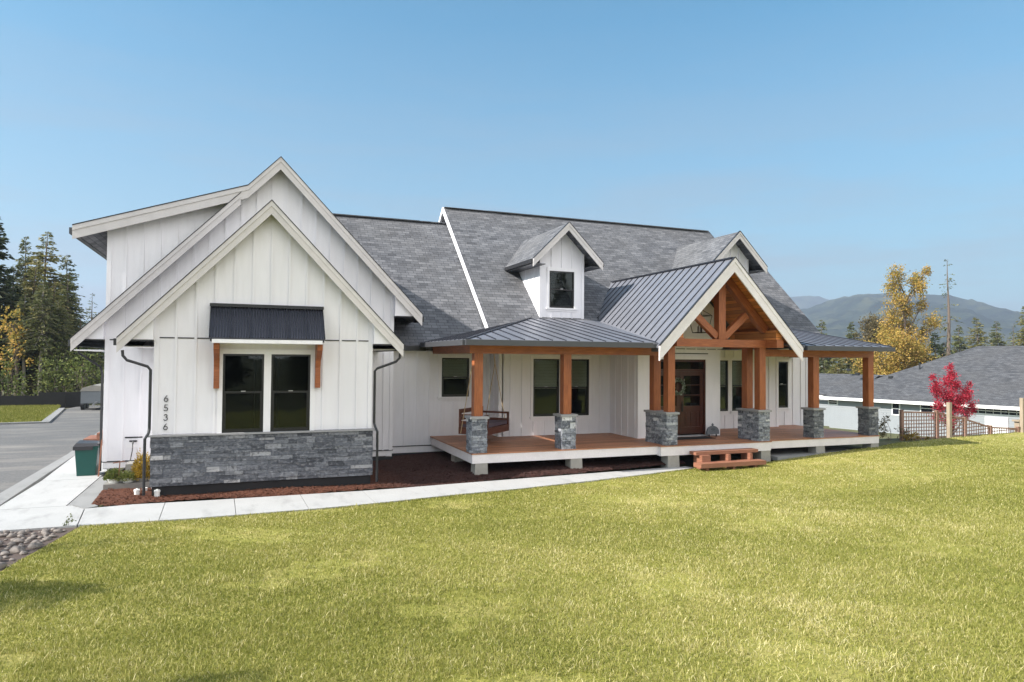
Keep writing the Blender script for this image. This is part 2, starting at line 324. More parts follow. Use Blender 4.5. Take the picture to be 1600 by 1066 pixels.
# ------------------------------------------------------------ ground
def sm(a, b, x):
    t = np.clip((np.asarray(x, float)-a)/(b-a), 0, 1); return t*t*(3-2*t)
def g(x, y):
    return .03+.27*sm(13, 21, x)-3.0*sm(19.2, 27, y)*sm(20.6, 23.5, x)+.02*np.sin(np.asarray(x)*.9+1)*np.sin(np.asarray(y)*.8)*sm(0, 3, 14-np.asarray(y, float))
def grid(name, xs, ys, zf, m, keep=None):
    X, Y = np.meshgrid(xs, ys); Z = zf(X, Y); V = np.stack([X.ravel(), Y.ravel(), Z.ravel()], 1); nx, ny = len(xs), len(ys)
    I = np.arange(nx*ny).reshape(ny, nx); F = np.stack([I[:-1, :-1].ravel(), I[:-1, 1:].ravel(), I[1:, 1:].ravel(), I[1:, :-1].ravel()], 1)
    if keep is not None:
        cx = V[F].mean(1); F = F[keep(cx[:, 0], cx[:, 1])]
    return fast_mesh(name, V, F, m)
xs = np.concatenate([np.linspace(-4000, -80, 14), np.arange(-70, 110, 1.5), np.linspace(120, 6000, 18)])
ys = np.concatenate([np.linspace(-3000, -80, 10), np.arange(-70, 110, 1.5), np.linspace(120, 6000, 18)])
tag(grid('ground', xs, ys, lambda X, Y: g(X, Y)-.07, M['ground']), kind='structure')
EX = [-40, -2.72, -.84, 1.57, 2.93, 4.47, 6.09, 7.97, 10.15, 12.56, 15.1, 20.3, 21.7, 25.1, 29.8, 36, 60]
EY = [14.9, 14.78, 14.70, 14.80, 14.95, 15.25, 15.42, 15.75, 16.2, 16.82, 16.85, 17.25, 17.75, 18.3, 18.9, 19.6, 22]
def yedge(x): return np.interp(x, EX, EY)
def xleft(y): return np.interp(y, [-8, 9, 11.8, 12.1, 14.78], [-16, -16, -3.9, -3.22, -2.74])
nx, ny = 260, 70
tt = np.linspace(0, 1, ny); us = np.linspace(0, 1, nx)**1.0
Yl = None
V = []
for i in range(ny):
    for j in range(nx):
        y0 = -8+(14.75+8)*tt[i]; xl = float(xleft(y0)); x = xl+(48-xl)*us[j]**1.4
        y = -8+(float(yedge(x))+8)*tt[i]
        V.append((x, y, 0))
V = np.array(V); V[:, 2] = g(V[:, 0], V[:, 1])
I = np.arange(nx*ny).reshape(ny, nx); F = np.stack([I[:-1, :-1].ravel(), I[:-1, 1:].ravel(), I[1:, 1:].ravel(), I[1:, :-1].ravel()], 1)
tag(fast_mesh('lawn', V, F, M['lawn']), kind='structure')
def slab(name, poly, z, m, th=.12, kind='structure'):
    b = MB(); b.poly([[(x, y, z) for x, y in poly]], (0, 0, -th)); return tag(b.build(name, m), kind=kind)
# asphalt, aggregate bands, concrete apron
slab('driveway', [(-14, 4), (-5.02, 15), (-5.02, 30), (-5.6, 34), (-3.3, 34.1), (-3.3, 50), (-9.2, 50), (-9.6, 47), (-8.3, 37.4), (-10.2, 37.2), (-40, 35), (-40, 4)], .045, M['asphalt'], .1)
slab('kerb_band', [(-5.02, 14.9), (-4.60, 14.9), (-4.84, 25.6), (-5.1, 33.9), (-5.5, 33.9), (-5.10, 25.6)], .056, M['band'])
slab('kerb_edge', [(-9.9, 47), (-9.55, 47), (-8.22, 37.45), (-10.2, 37.3), (-10.2, 37.6), (-8.6, 37.7)], .12, M['band'])
cb = MB()
def cpoly(p): cb.poly([[(x, y, .06) for x, y in p]], (0, 0, -.12))
cpoly([(-4.59, 20.3), (-3.36, 20.3), (-3.36, 33.9), (-5.09, 33.9), (-4.83, 25.6)])
cpoly([(-4.60, 16.80), (-3.36, 16.80), (-3.36, 20.28), (-4.59, 20.28)])
cpoly([(-7.0, 14.86), (-2.78, 14.80), (-2.95, 16.35), (-3.25, 16.78), (-4.60, 16.78), (-4.60, 15.2), (-7, 15.2)])
js = [-2.75, -1.42, -.05, 1.35, 2.75, 4.15, 5.55, 6.95, 8.35, 9.75, 11.2, 12.35]
def yin(x): return float(np.interp(x, [-2.9, -2.5, -.95, 1.04, 3.21, 4.87, 6.63, 8.54, 11.41, 13.2], [16.75, 16.52, 16.44, 16.42, 16.42, 16.58, 16.72, 16.85, 17.05, 17.1]))
for a, b_ in zip(js[:-1], js[1:]):
    q = [(a+.006, float(yedge(a))+.02), ((a+b_)/2, float(yedge((a+b_)/2))+.02), (b_-.006, float(yedge(b_))+.02), (b_-.056, yin(b_)), ((a+b_)/2, yin((a+b_)/2)), (a-.044, yin(a))]
    if a == -2.75: q[0] = (-2.76, 14.80); q[-1] = (-2.93, 16.36)
    cpoly(q)
tag(cb.build('walkway', M['conc']), kind='structure')
slab('aggregate_border', [(-3.34, 16.80), (-3.2, 16.79), (-2.94, 16.40), (-2.74, 16.62), (-2.92, 16.95), (-2.92, 17.9), (-3.00, 20.2), (-3.34, 20.6)], .052, M['band'])
slab('gravel_strip', [(15.6, 16.95), (20.6, 17.3), (20.9, 18.2), (20.9, 19), (15.6, 18.6)], .2, M['band'])
slab('verge_lawn', [(-60, 34.8), (-12, 37.0), (-10.2, 37.4), (-8.62, 37.75), (-9.85, 47), (-10.2, 48.9), (-60, 48.9)], .10, M['lawn'])
# mulch bed: rough surface
def mz(X, Y):
    r = np.random.RandomState(3); z = .05+.05*np.sin(X*1.7)*np.cos(Y*2.1+.5)*.6+r.rand(*X.shape)*.03+.11*sm(16.7, 17.4, Y)*sm(4, 6, X)+.05*sm(17, 18.5, Y)*(1-sm(4, 6, X))
    return z
def mulch_keep(x, y):
    yi = np.interp(x, [-2.9, -2.5, -.95, 1.04, 3.21, 4.87, 6.63, 8.54, 11.41, 13.2], [16.8, 16.55, 16.46, 16.44, 16.44, 16.60, 16.74, 16.87, 17.07, 17.1])
    return (y > yi+.03) & ((x > -2.88) & (x < 12.3)) & ((x < 4.4) | (y < 21.6))
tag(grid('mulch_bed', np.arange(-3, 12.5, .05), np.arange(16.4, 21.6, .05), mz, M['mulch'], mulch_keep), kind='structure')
# chips (stuff)
rs = np.random.RandomState(5); n = 26000
cx = rs.uniform(-2.85, 12.2, n); cy = 16.45+rs.rand(n)**1.6*3.5; k = mulch_keep(cx, cy-.02); cx, cy = cx[k], cy[k]; n = len(cx)
cz = mz(cx, cy)+rs.rand(n)*.015; L_ = rs.uniform(.012, .04, n); W_ = rs.uniform(.004, .010, n); a = rs.rand(n)*6.28; ti = rs.normal(0, .35, n)
d = np.stack([np.cos(a)*np.cos(ti), np.sin(a)*np.cos(ti), np.sin(ti)], 1)*L_[:, None]; e = np.stack([-np.sin(a), np.cos(a), rs.normal(0, .4, n)], 1)*W_[:, None]
P = np.stack([cx, cy, cz], 1); V = np.stack([P-d-e, P+d-e, P+d+e, P-d+e], 1).reshape(-1, 3)
tag(fast_mesh('mulch_chips', V, np.arange(n*4).reshape(n, 4), M['mulch']), 'reddish bark chips scattered over the planting bed', 'mulch', kind='stuff')
M['soil'] = conc('dark_soil', (.085, .06, .05))
# river gravel and rocks lower left
rb = slab('gravel_bed', [(-16, 14.84), (-2.74, 14.76), (-3.24, 12.1), (-3.95, 11.2), (-16, 8.9)], .035, M['soil'], .1)
def rock(seed, s, parent=None):
    r = random.Random(seed); import bmesh
    bm = bmesh.new()
    for i in range(22):
        v = Vector((r.gauss(0, 1), r.gauss(0, 1), r.gauss(0, 1))).normalized()*r.uniform(.85, 1.1); bm.verts.new((v.x*r.uniform(.9, 1), v.y*.75, v.z*.5))
    q = bmesh.ops.convex_hull(bm, input=bm.verts); bmesh.ops.delete(bm, geom=[v for v in bm.verts if not v.link_faces], context='VERTS')
    bmesh.ops.bevel(bm, geom=bm.edges[:], offset=.09, segments=2, affect='EDGES', clamp_overlap=True)
    me = bpy.data.meshes.new('river_rock'); bm.to_mesh(me); bm.free(); me.polygons.foreach_set('use_smooth', [True]*len(me.polygons)); me.materials.append(M['rock']); return me
M['rock'] = plain('river_rock', (.19, .165, .15), .85, var=.55, sc=2.2)
rms = [rock(i, 1) for i in range(8)]
rr = random.Random(11); placed = []
tries = 0
while len(placed) < 230 and tries < 16000:
    tries += 1
    y = rr.uniform(11.6, 14.72); x = rr.uniform(-5.3, float(xleft(y))-.12); s = rr.uniform(.045, .15)*(.75 if y > 14 else 1)
    if any((x-a)**2+(y-b)**2 < ((s+c)*.72)**2 for a, b, c in placed): continue
    placed.append((x, y, s)); o = link('river_rock', rr.choice(rms)); o.location = (x, y, .035+s*.22); o.scale = (s,)*3; o.rotation_euler = (rr.uniform(-.2, .2), rr.uniform(-.2, .2), rr.uniform(0, 6.28))
    tag(o, 'grey brown river rock lying in the stone strip beside the lawn', 'rock', 'river rocks in the strip at the lawn corner')
# ---- grass blades
def blades(n, xr, yfun, Lm, Wm, seed, dens=None):
    r = np.random.RandomState(seed); x = r.uniform(xr[0], xr[1], n); lo, hi = yfun(x); y = lo+(hi-lo)*r.rand(n)
    if dens:
        nc = n//dens; ci = r.randint(0, nc, n); sp_ = r.uniform(.04, .22, nc)[ci]; x, y = x[:nc][ci]+r.normal(0, 1, n)*sp_*1.5, y[:nc][ci]+r.normal(0, 1, n)*sp_
    bare = np.sin(x*1.13+1.9*np.sin(y*.83+.4))*np.sin(y*1.31-x*.37+1.1*np.sin(x*.7))+.35*np.sin(x*7.1+y*3.3)*np.sin(y*6.2-x*2.2)
    k = ((bare < .62) | (r.rand(n) < .35)) & (x > xleft(y)+.02) & (y < yedge(x)+.03) & (x/y > -.31-.5/y) & (x/np.maximum(y, .1) < 1.75)
    x, y = x[k], y[k]; n = len(x)
    pat = .5*np.sin(x*1.9+1.3*np.sin(y*1.1))*np.sin(y*2.3+x*.7)+.5*np.sin(x*5.1+y*2)*np.sin(y*4.3-x)
    pat2 = np.sin(x*.53+2+.8*np.sin(y*.61))*np.sin(y*.47+x*.21)
    L_ = Lm*r.uniform(.5, 1.45, n)*(1+.25*pat); W_ = Wm*r.uniform(.6, 1.3, n); a = r.rand(n)*6.283; lean = r.uniform(.15, 1.35, n)
    b = r.rand(n)*6.283; z = g(x, y)-.004
    P0 = np.stack([x, y, z], 1); D = np.stack([np.cos(a)*np.sin(lean), np.sin(a)*np.sin(lean), np.cos(lean)], 1); S = np.stack([np.cos(b), np.sin(b), np.zeros(n)], 1)*W_[:, None]*.5
    mid = P0+D*(L_*.55)[:, None]; D2 = D.copy(); D2[:, 2] -= .5; tip = mid+D2*(L_*.5)[:, None]; tip[:, 2] = np.maximum(tip[:, 2], z+.006)
    V = np.stack([P0-S, P0+S, mid+S*.8, mid-S*.8, tip], 1).reshape(-1, 3)
    i = np.arange(n)[:, None]*5; F1 = i+np.array([0, 1, 2]); F2 = i+np.array([0, 2, 3]); F3 = i+np.array([3, 2, 4])
    t = np.clip(.40+.15*r.randn(n)+.11*pat+.13*pat2+np.where(r.rand(n) < .12+.22*np.clip(pat*pat2+.3*pat2, 0, 1), .42, 0), 0, 1)
    if dens: t = np.clip(.66+.18*r.randn(n), 0, 1)
    return V, np.concatenate([F1, F2, F3]), np.concatenate([t, t, t])
VV, FF, TT = [], [], []; off = 0
for args in [(520000, (-3.5, 15.5), lambda x: (np.where(x > 3.5, 3.3, 5.2), 9.0+0*x), .066, .0060, 1), (420000, (-4, 21), lambda x: (9.0+0*x, 12.5+0*x), .056, .0075, 2),
             (300000, (-4, 26), lambda x: (12.5+0*x, yedge(x)+.03), .046, .0095, 3), (60000, (20, 44), lambda x: (13+0*x, yedge(x)+.05), .05, .012, 4),
             (9000, (-3, 30), lambda x: (yedge(x)-.06, yedge(x)+.04), .055, .008, 6),
             (42000, (-3.5, 16), lambda x: (4+0*x, 11+0*x), .105, .0055, 7, 38), (30000, (-3.5, 26), lambda x: (10+0*x, 16+0*x), .08, .008, 8, 30)]:
    V, F, t = blades(*args); VV.append(V); FF.append(F+off); TT.append(t); off += len(V)
rv = np.random.RandomState(12); n_ = 60000; vx = rv.uniform(-15, -8.7, n_); vy = rv.uniform(37.2, 48.8, n_); kk = (vx < np.interp(vy, [37.4, 37.75, 47, 48.9], [-10.2, -8.62, -9.85, -10.2])); vx, vy = vx[kk], vy[kk]; n_ = len(vx)
P0 = np.stack([vx, vy, np.full(n_, .10)], 1); V = np.stack([P0+np.array([-.012, 0, 0]), P0+np.array([.012, 0, 0]), P0+np.stack([rv.normal(0, .04, n_), rv.normal(0, .04, n_), rv.uniform(.05, .16, n_)], 1)], 1).reshape(-1, 3)
tag(fast_mesh('verge_grass', V, np.arange(n_*3).reshape(n_, 3), M['blade'], np.clip(.35+.2*rv.randn(n_), 0, 1)), 'yellow green grass of the verge before the black silt fence', 'grass', kind='stuff')
tag(fast_mesh('lawn_grass', np.concatenate(VV), np.concatenate(FF), M['blade'], np.concatenate(TT)), 'mown yellow green lawn grass with dry straw patches', 'grass', kind='stuff')

# ============================================================ THE FARMHOUSE
HS = thing('farmhouse', 'white board and batten farmhouse with steep grey roofs and timber porch behind the lawn', 'house', (3.5, 20.7, 0))
def wall(name, prof, y, holes=(), th=.15, m='siding', battens=True, bz=(None, None), x0=None, sp=.406, corner=(1, 1), yb=None, parent=HS, skip=()):
    """front-facing wall in plane Y=y; prof = XZ polygon; battens clipped to the profile and holes"""
    b = MB(); b.poly([[(x, y, z) for x, z in prof]]+[[(x, y, z) for x, z in h] for h in holes], (0, th, 0))
    xs_ = [p[0] for p in prof]; xa, xb = min(xs_), max(xs_)
    def spans(x):
        zs = []
        for i in range(len(prof)):
            (x1, z1), (x2, z2) = prof[i], prof[(i+1) % len(prof)]
            if (x1-x)*(x2-x) < 0: zs.append(z1+(z2-z1)*(x-x1)/(x2-x1))
        zs.sort(); sp_ = [(zs[i], zs[i+1]) for i in range(0, len(zs)-1, 2)]
        for h in list(holes)+list(skip):
            hx = [p[0] for p in h]; hz = [p[1] for p in h]
            if min(hx)-.13 < x < max(hx)+.13:
                ns = []
                for lo, hi in sp_:
                    a_, c_ = min(hz)-.14, max(hz)+.12
                    if c_ <= lo or a_ >= hi: ns.append((lo, hi)); continue
                    if a_ > lo: ns.append((lo, a_))
                    if c_ < hi: ns.append((c_, hi))
                sp_ = ns
        return sp_
    if battens:
        x = (xa if x0 is None else x0)+sp
        while x < xb-.12:
            for lo, hi in spans(x):
                if hi-lo > .08: b.box(x-.024, x+.024, y-.026, y-.0005, lo, hi-.01)
            x += sp
        for i, xe in enumerate((xa+.05, xb-.05)):
            if corner[i]:
                for lo, hi in spans(xe): b.box(xe-.053, xe+.053, y-.024, y-.0005, lo, hi-.02)
    return b.build(name, M[m], parent)
def side_wall(name, x, y0, y1, z0, z1f, m='siding', parent=HS, th=.15, sgn=1, sp=.406):
    """wall facing -X (sgn=1) at X=x from y0..y1, top z1f(y)"""
    b = MB(); b.poly([[(x, y0, z0), (x, y1, z0), (x, y1, z1f(y1)), (x, y0, z1f(y0))]], (th*sgn, 0, 0))
    y = y0+.05; first = True
    while y < y1-.03:
        w_ = .05 if first else .022
        b.box(x-(.019 if sgn > 0 else -.0005), x-(.0005 if sgn > 0 else -.019), y-w_, y+w_, z0, z1f(y)-.01) if sgn > 0 else b.box(x+.0005, x+.019, y-w_, y+w_, z0, z1f(y)-.01)
        y += sp; first = False
    return b.build(name, M[m], parent)
def window(x0, x1, z0, z1, y, blind=0, sill=True, trim=.10, hdr=.12, parent=HS, mid=None, trims=True, interior=True):
    """double-hung window in a hole of the wall: trim mesh is the window part; frame, pane, blind are sub-parts"""
    t = MB()
    if trims:
        t.box(x0-trim, x0, y-.032, y+.002, z0, z1); t.box(x1, x1+trim, y-.032, y+.002, z0, z1)
        t.box(x0-trim-.01, x1+trim+.01, y-.038, y+.002, z1, z1+hdr)
        if sill: t.box(x0-trim-.03, x1+trim+.03, y-.06, y+.002, z0-.05, z0); t.box(x0-trim+.01, x1+trim-.01, y-.024, y+.002, z0-.12, z0-.052)
    w_ = t.build('window', M['trim'], parent) if trims else None
    return w_, sashes(x0, x1, z0, z1, y, blind, mid, w_)
def sashes(x0, x1, z0, z1, y, blind, mid, w_):
    f = MB(); fy0, fy1 = y-.008, y+.07; m_ = (z0+z1)/2 if mid is None else mid; k = .045
    f.box(x0, x0+k, fy0, fy1, z0, z1); f.box(x1-k, x1, fy0, fy1, z0, z1); f.box(x0+k, x1-k, fy0, fy1, z1-k, z1); f.box(x0+k, x1-k, fy0, fy1, z0, z0+k)
    f.box(x0+k, x1-k, fy0+.01, fy1-.01, m_-.022, m_+.022)
    j = .03
    f.box(x0+k, x0+k+j, fy0+.025, fy1-.02, z0+k, m_-.022); f.box(x1-k-j, x1-k, fy0+.025, fy1-.02, z0+k, m_-.022); f.box(x0+k+j, x1-k-j, fy0+.025, fy1-.02, z0+k, z0+k+j)
    f.build('frame', M['frame'], w_)
    p = MB(); p.box(x0+k, x1-k, fy0+.040, fy0+.046, z0+k, m_-.022); p.box(x0+k, x1-k, fy0+.030, fy0+.036, m_+.022, z1-k); p.build('pane', M['glass'], w_)
    l = MB(); l.box((x0+x1)/2-.05, (x0+x1)/2+.05, fy0-.004, fy0+.012, m_+.018, m_+.036); l.build('sash_lock', M['steel'], w_)
    if blind:
        q = MB(); zz = z1-.03
        while zz > z1-(z1-z0)*blind: q.box(x0+.02, x1-.02, y+.074, y+.078, zz-.05, zz-.004); zz -= .05
        q.build('blind', M['blind'], w_)
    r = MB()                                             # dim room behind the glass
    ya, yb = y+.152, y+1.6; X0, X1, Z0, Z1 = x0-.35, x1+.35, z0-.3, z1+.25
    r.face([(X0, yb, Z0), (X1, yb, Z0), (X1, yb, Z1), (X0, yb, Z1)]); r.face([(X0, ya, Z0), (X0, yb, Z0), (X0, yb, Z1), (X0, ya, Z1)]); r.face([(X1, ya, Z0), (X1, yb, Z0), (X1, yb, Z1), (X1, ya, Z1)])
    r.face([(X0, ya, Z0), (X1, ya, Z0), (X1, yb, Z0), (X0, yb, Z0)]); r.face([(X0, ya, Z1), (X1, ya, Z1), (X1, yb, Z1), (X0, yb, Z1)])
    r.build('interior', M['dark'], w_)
def rect(x0, x1, z0, z1): return [(x0, z0), (x1, z0), (x1, z1), (x0, z1)]
def roofslab(name, quad, th=.18, m='shingle', parent=HS, up=None):
    """quad: 3-D top surface corners; slab hangs below it vertically"""
    b = MB(); b.poly([quad], (0, 0, -th)); return b.build(name, M[m], parent)
def rake(name, pts, y, h=.36, th=.045, m='rake', parent=HS, strip=.12, edge=True):
    """barge board along XZ polyline pts (top edge) at plane Y=y, mitred, plumb-cut ends; a second, prouder strip along the top"""
    b = MB()
    for (x1, z1), (x2, z2) in zip(pts[:-1], pts[1:]):
        b.hexa([(x1, y, z1-h), (x2, y, z2-h), (x2, y+th, z2-h), (x1, y+th, z1-h)], [(x1, y, z1), (x2, y, z2), (x2, y+th, z2), (x1, y+th, z1)], ax=(x2-x1, 0, z2-z1))
        b.hexa([(x1, y-.022, z1-strip), (x2, y-.022, z2-strip), (x2, y-.001, z2-strip), (x1, y-.001, z1-strip)], [(x1, y-.022, z1+.002), (x2, y-.022, z2+.002), (x2, y-.001, z2+.002), (x1, y-.001, z1+.002)], ax=(x2-x1, 0, z2-z1))
    o = b.build(name, M[m], parent)
    if edge:
        e = MB()
        for (x1, z1), (x2, z2) in zip(pts[:-1], pts[1:]):
            e.hexa([(x1, y-.035, z1+.004), (x2, y-.035, z2+.004), (x2, y+.06, z2+.004), (x1, y+.06, z1+.004)], [(x1, y-.035, z1+.03), (x2, y-.035, z2+.03), (x2, y+.06, z2+.03), (x1, y+.06, z1+.03)])
        e.build('drip_edge', M['flash'], o)
    return o
# ---- big garage gable
S1 = 1.045; GX, GZ = .94, 8.83; YR = 20.32; YG = 20.69
def gz(x): return GZ-S1*abs(x-GX)
KX = .09; KZ = gz(KX); SH = .346
def shz(x): return KZ-SH*(KX-x)
GL, GR = -4.05, 5.07; V_ = .20
prof = [(-3.34, .42), (4.28, .42), (4.28, gz(4.28)-V_), (GX, GZ-V_), (KX, KZ-V_), (-3.34, shz(-3.34)-V_)]
wall('garage_wall', prof, YG, x0=-3.34+.03)
MBf = MB(); MBf.box(-3.33, 4.27, YG+.02, YG+.14, .24, .42); MBf.build('foundation_trim', M['trim'], HS)
MBf = MB(); MBf.box(-3.36, -2.1, YG-.012, YG+.02, .40, .43); MBf.box(3.2, 4.30, YG-.012, YG+.02, .40, .43); MBf.box(3.1, 4.30, YG-.012, YG+.02, -.05, .22); MBf.box(-3.3, -1.9, YG-.016, YG-.002, 3.60, 3.63); MBf.build('black_flashing', M['flash'], HS)
side_wall('garage_side_wall', -3.34, YG+.15, 31, .2, lambda y: shz(-3.34)-V_-.02)
side_wall('garage_side_wall', 4.28, YG+.15, 31, .2, lambda y: gz(4.28)-V_-.1, sgn=-1)
roofslab('garage_roof', [(GX, YR+.05, GZ), (GR, YR+.05, gz(GR)), (GR, 31.4, gz(GR)), (GX, 31.4, GZ)])
roofslab('garage_roof', [(KX, YR+.05, KZ), (GX, YR+.05, GZ), (GX, 31.4, GZ), (KX, 31.4, KZ)])
roofslab('shed_roof', [(GL-.02, YR+.05, shz(GL-.02)), (KX, YR+.05, KZ), (KX, 31.4, KZ), (GL-.02, 31.4, shz(GL-.02))])
roofslab('eave_roof', [(GL, YR+.05, gz(GL)), (-3.36, YR+.05, gz(-3.36)), (-3.36, 31.4, gz(-3.36)), (GL, 31.4, gz(GL))], .16)
roofslab('eave_roof', [(-3.36, YR+.05, gz(-3.36)), (KX-.05, YR+.05, KZ-.05), (KX-.05, YG-.03, KZ-.05), (-3.36, YG-.03, gz(-3.36))], .16)
rake('gable_trim', [(GL-.02, shz(GL-.02)), (KX, KZ), (GX, GZ), (GR, gz(GR))], YR, .34)
rake('gable_trim', [(GL, gz(GL)), (KX-.18, gz(KX-.18)-.03)], YR+.01, .32)
for xx, zz, yy in ((GL-.06, shz(GL)-.20, YR+.1), (GL-.02, gz(GL)-.18, YR+.1)):
    b = MB(); b.box(xx-.05, xx+.07, yy, 31.3, zz, zz+.16); b.build('gutter', M['gutterg'], HS)
b = MB(); b.box(GR-.06, GR+.08, YR+.1, 21.2, gz(GR)-.22, gz(GR)-.06); b.build('gutter', M['gutter'], HS)
b = MB(); b.box(-3.99, -3.36, YR+.08, 31.2, gz(GL)-.30, gz(GL)-.27); b.build('soffit', M['trim'], HS)
b = MB(); b.tube([(GL+.1, YR+.35, gz(GL)-.18), (GL+.12, YR+.38, gz(GL)-.36), (-3.46, YG+.18, gz(GL)-.72), (-3.42, YG+.2, 2.7), (-3.42, YG+.2, .15)], .031); b.build('downspout', M['gutter'], HS)
for i in range(3):                                            # solar panels on the shed roof
    for j in range(3):
        x0 = -3.28+i*1.055; x1 = x0+1.03; y0 = YR+.32+j*1.72; y1 = y0+1.68; b = MB(); hz = .06
        b.hexa([(x0, y0, shz(x0)+hz), (x1, y0, shz(x1)+hz), (x1, y1, shz(x1)+hz), (x0, y1, shz(x0)+hz)], [(x0, y0, shz(x0)+hz+.04), (x1, y0, shz(x1)+hz+.04), (x1, y1, shz(x1)+hz+.04), (x0, y1, shz(x0)+hz+.04)])
        o = b.build('solar_panel', M['panel'], HS)
        if j == 0:
            b = MB(); b.box(x1-.005, x1+.03, y0-.03, y0+.01, shz(x1)+hz, shz(x1)+hz+.06); b.build('panel_clip', M['steel'], o)
# ---- front bump (gabled bay)
BX0, BX1, YB = -1.83, 3.05, 17.31; PX, PZ, YBR = .60, 6.86, 17.0; S2 = 1.05
def bz_(x): return PZ-S2*abs(x-PX)
W1, W2 = (-.40, .50, 1.43, 3.26), (.66, 1.56, 1.43, 3.26)
prof = [(BX0, 1.43), (BX1, 1.43), (BX1, bz_(BX1)-V_), (PX, PZ-V_), (BX0, bz_(BX0)-V_)]
hole = rect(W1[0], W2[1], W1[2], W1[3])
wall('bay_wall', prof, YB, holes=[rect(W1[0], W1[1], W1[2], W1[3]), rect(W2[0], W2[1], W2[2], W2[3])], x0=BX0+.035)
side_wall('bay_side_wall', BX0, YB+.15, YG, .2, lambda y: bz_(BX0)-V_-.02); side_wall('bay_side_wall', BX1, YB+.15, YG, .2, lambda y: bz_(BX1)-V_-.02, sgn=-1)
for W in (W1, W2):
    t = MB(); a_ = .11 if W is W1 else .082; c_ = .082 if W is W1 else .11
    t.box(W[0]-a_+.002, W[0], YB-.032, YB+.002, W[2]-.02, W[3]); t.box(W[1], W[1]+c_-.002, YB-.032, YB+.002, W[2]-.02, W[3])
    t.box(W[0]-a_+.002, W[1]+c_-.002, YB-.038, YB+.002, W[3], W[3]+.115)
    w_ = t.build('window', M['trim'], HS); sashes(*W, YB, 0, 2.36, w_)
b = MB(); x = BX0+.035+.203
while x < BX1:
    if not (-.62 < x < 1.8): b.box(x-.17, x+.17, YB-.014, YB-.001, 3.60, 3.625)
    x += .406
b.build('black_flashing', M['flash'], HS)
# stone skirt
def stone_wall(name, x0, x1, y, z0, z1, m='stone', parent=HS, seed=1, depth=.09, sides=True, hs=(.055, .12), ls=(.14, .5), yback=None):
    r = random.Random(seed); b = MB(); z = z0
    yb = y+depth if yback is None else yback
    while z < z1-.01:
        h = min(r.uniform(*hs), z1-z);
        if z1-z-h < .04: h = z1-z
        x = x0
        while x < x1-.001:
            l = r.uniform(*ls)
            if x1-x-l < .1: l = x1-x
            p = r.uniform(0, .028); q = .004
            j = [r.uniform(-.006, .006) for _ in range(4)]
            b.hexa([(x, y-p+j[0], z), (x+l-q, y-p+j[1], z), (x+l-q, y+.05, z), (x, y+.05, z)], [(x, y-p+j[2], z+h-q), (x+l-q, y-p+j[3], z+h-q), (x+l-q, y+.05, z+h-q), (x, y+.05, z+h-q)], tint=min(1, max(0, r.gauss(.42, .24))))
            x += l
        if sides:
            for sx_, sg in ((x0, -1), (x1, 1)):
                yy = y+.0
                while yy < yb-.001:
                    l = r.uniform(.14, .35)
                    if yb-yy-l < .1: l = yb-yy
                    p = r.uniform(0, .022); xa, xb = (sx_-p, sx_+.04) if sg < 0 else (sx_-.04, sx_+p)
                    b.box(xa, xb, yy+.001, yy+l-q, z, z+h-q, tint=min(1, max(0, r.gauss(.42, .24)))); yy += l
        z += h
    b.box(x0+.02, x1-.02, y+.02, yb-.02, z0, z1-.005, tint=.05)
    return b.build(name, M[m], parent)
stone_wall('stone_skirt', BX0-.02, BX1+.02, YB-.06, .28, 1.385, seed=4, yback=YB+.6)
b = MB(); b.box(BX0-.08, BX1+.08, YB-.12, YB+.0, 1.386, 1.425); b.box(BX0-.08, BX0, YB, YG, 1.386, 1.425); b.build('stone_cap', M['cap'], HS)
b = MB(); b.box(BX0+.01, BX1-.01, YB-.02, YG, -.1, .279); b.build('foundation', M['fnd'], HS)
roofslab('bay_roof', [(PX, YBR+.05, PZ), (3.77, YBR+.05, bz_(3.77)), (3.77, YG, bz_(3.77)), (PX, YG, PZ)], .16)
roofslab('bay_roof', [(-2.53, YBR+.05, bz_(-2.53)), (PX, YBR+.05, PZ), (PX, YG, PZ), (-2.53, YG, bz_(-2.53))], .16)
rake('gable_trim', [(-2.53, bz_(-2.53)), (PX, PZ), (3.77, bz_(3.77))], YBR, .31)
b = MB(); b.box(-2.60, -2.46, YBR+.06, YG, bz_(-2.53)-.15, bz_(-2.53)-.0); b.build('gutter', M['gutter'], HS)
b = MB(); b.box(3.70, 3.84, YBR+.06, YG, bz_(3.77)-.15, bz_(3.77)-.0); b.build('gutter', M['gutter'], HS)
def gable_return(xa, xb, zf, z0, ya, yb):
    # boxed return between the wall corner and the barge board
    P = [(xa, ya, z0), (xb, ya, z0)]
    if zf(xb) > z0+.02: P.append((xb, ya, zf(xb)))
    if zf(xa) > z0+.02: P.append((xa, ya, zf(xa)))
    b = MB(); b.poly([P], (0, yb-ya, 0)); o = b.build('gable_return', M['siding'], HS)
    b = MB(); b.box(min(xa, xb)+.01, max(xa, xb)-.01, ya-.006, yb+.0, z0-.032, z0-.002); b.build('return_edge', M['flash'], o)
gable_return(BX0-.002, -2.44, lambda x: bz_(x)-.17, 3.56, YBR+.10, YB+.3); gable_return(BX1+.002, 3.68, lambda x: bz_(x)-.17, 3.54, YBR+.10, YB+.3)
gable_return(-3.342, -3.96, lambda x: gz(x)-.17, 3.62, YR+.12, YG+.3); gable_return(4.282, 4.98, lambda x: gz(x)-.21, 4.46, YR+.12, YG+.3)
for q in ((-2.46, BX0-.002), (BX1+.002, 3.69)): b = MB(); b.box(*q, YB+.302, YG-.03, 3.40, 3.42); b.build('soffit', M['trim'], HS)
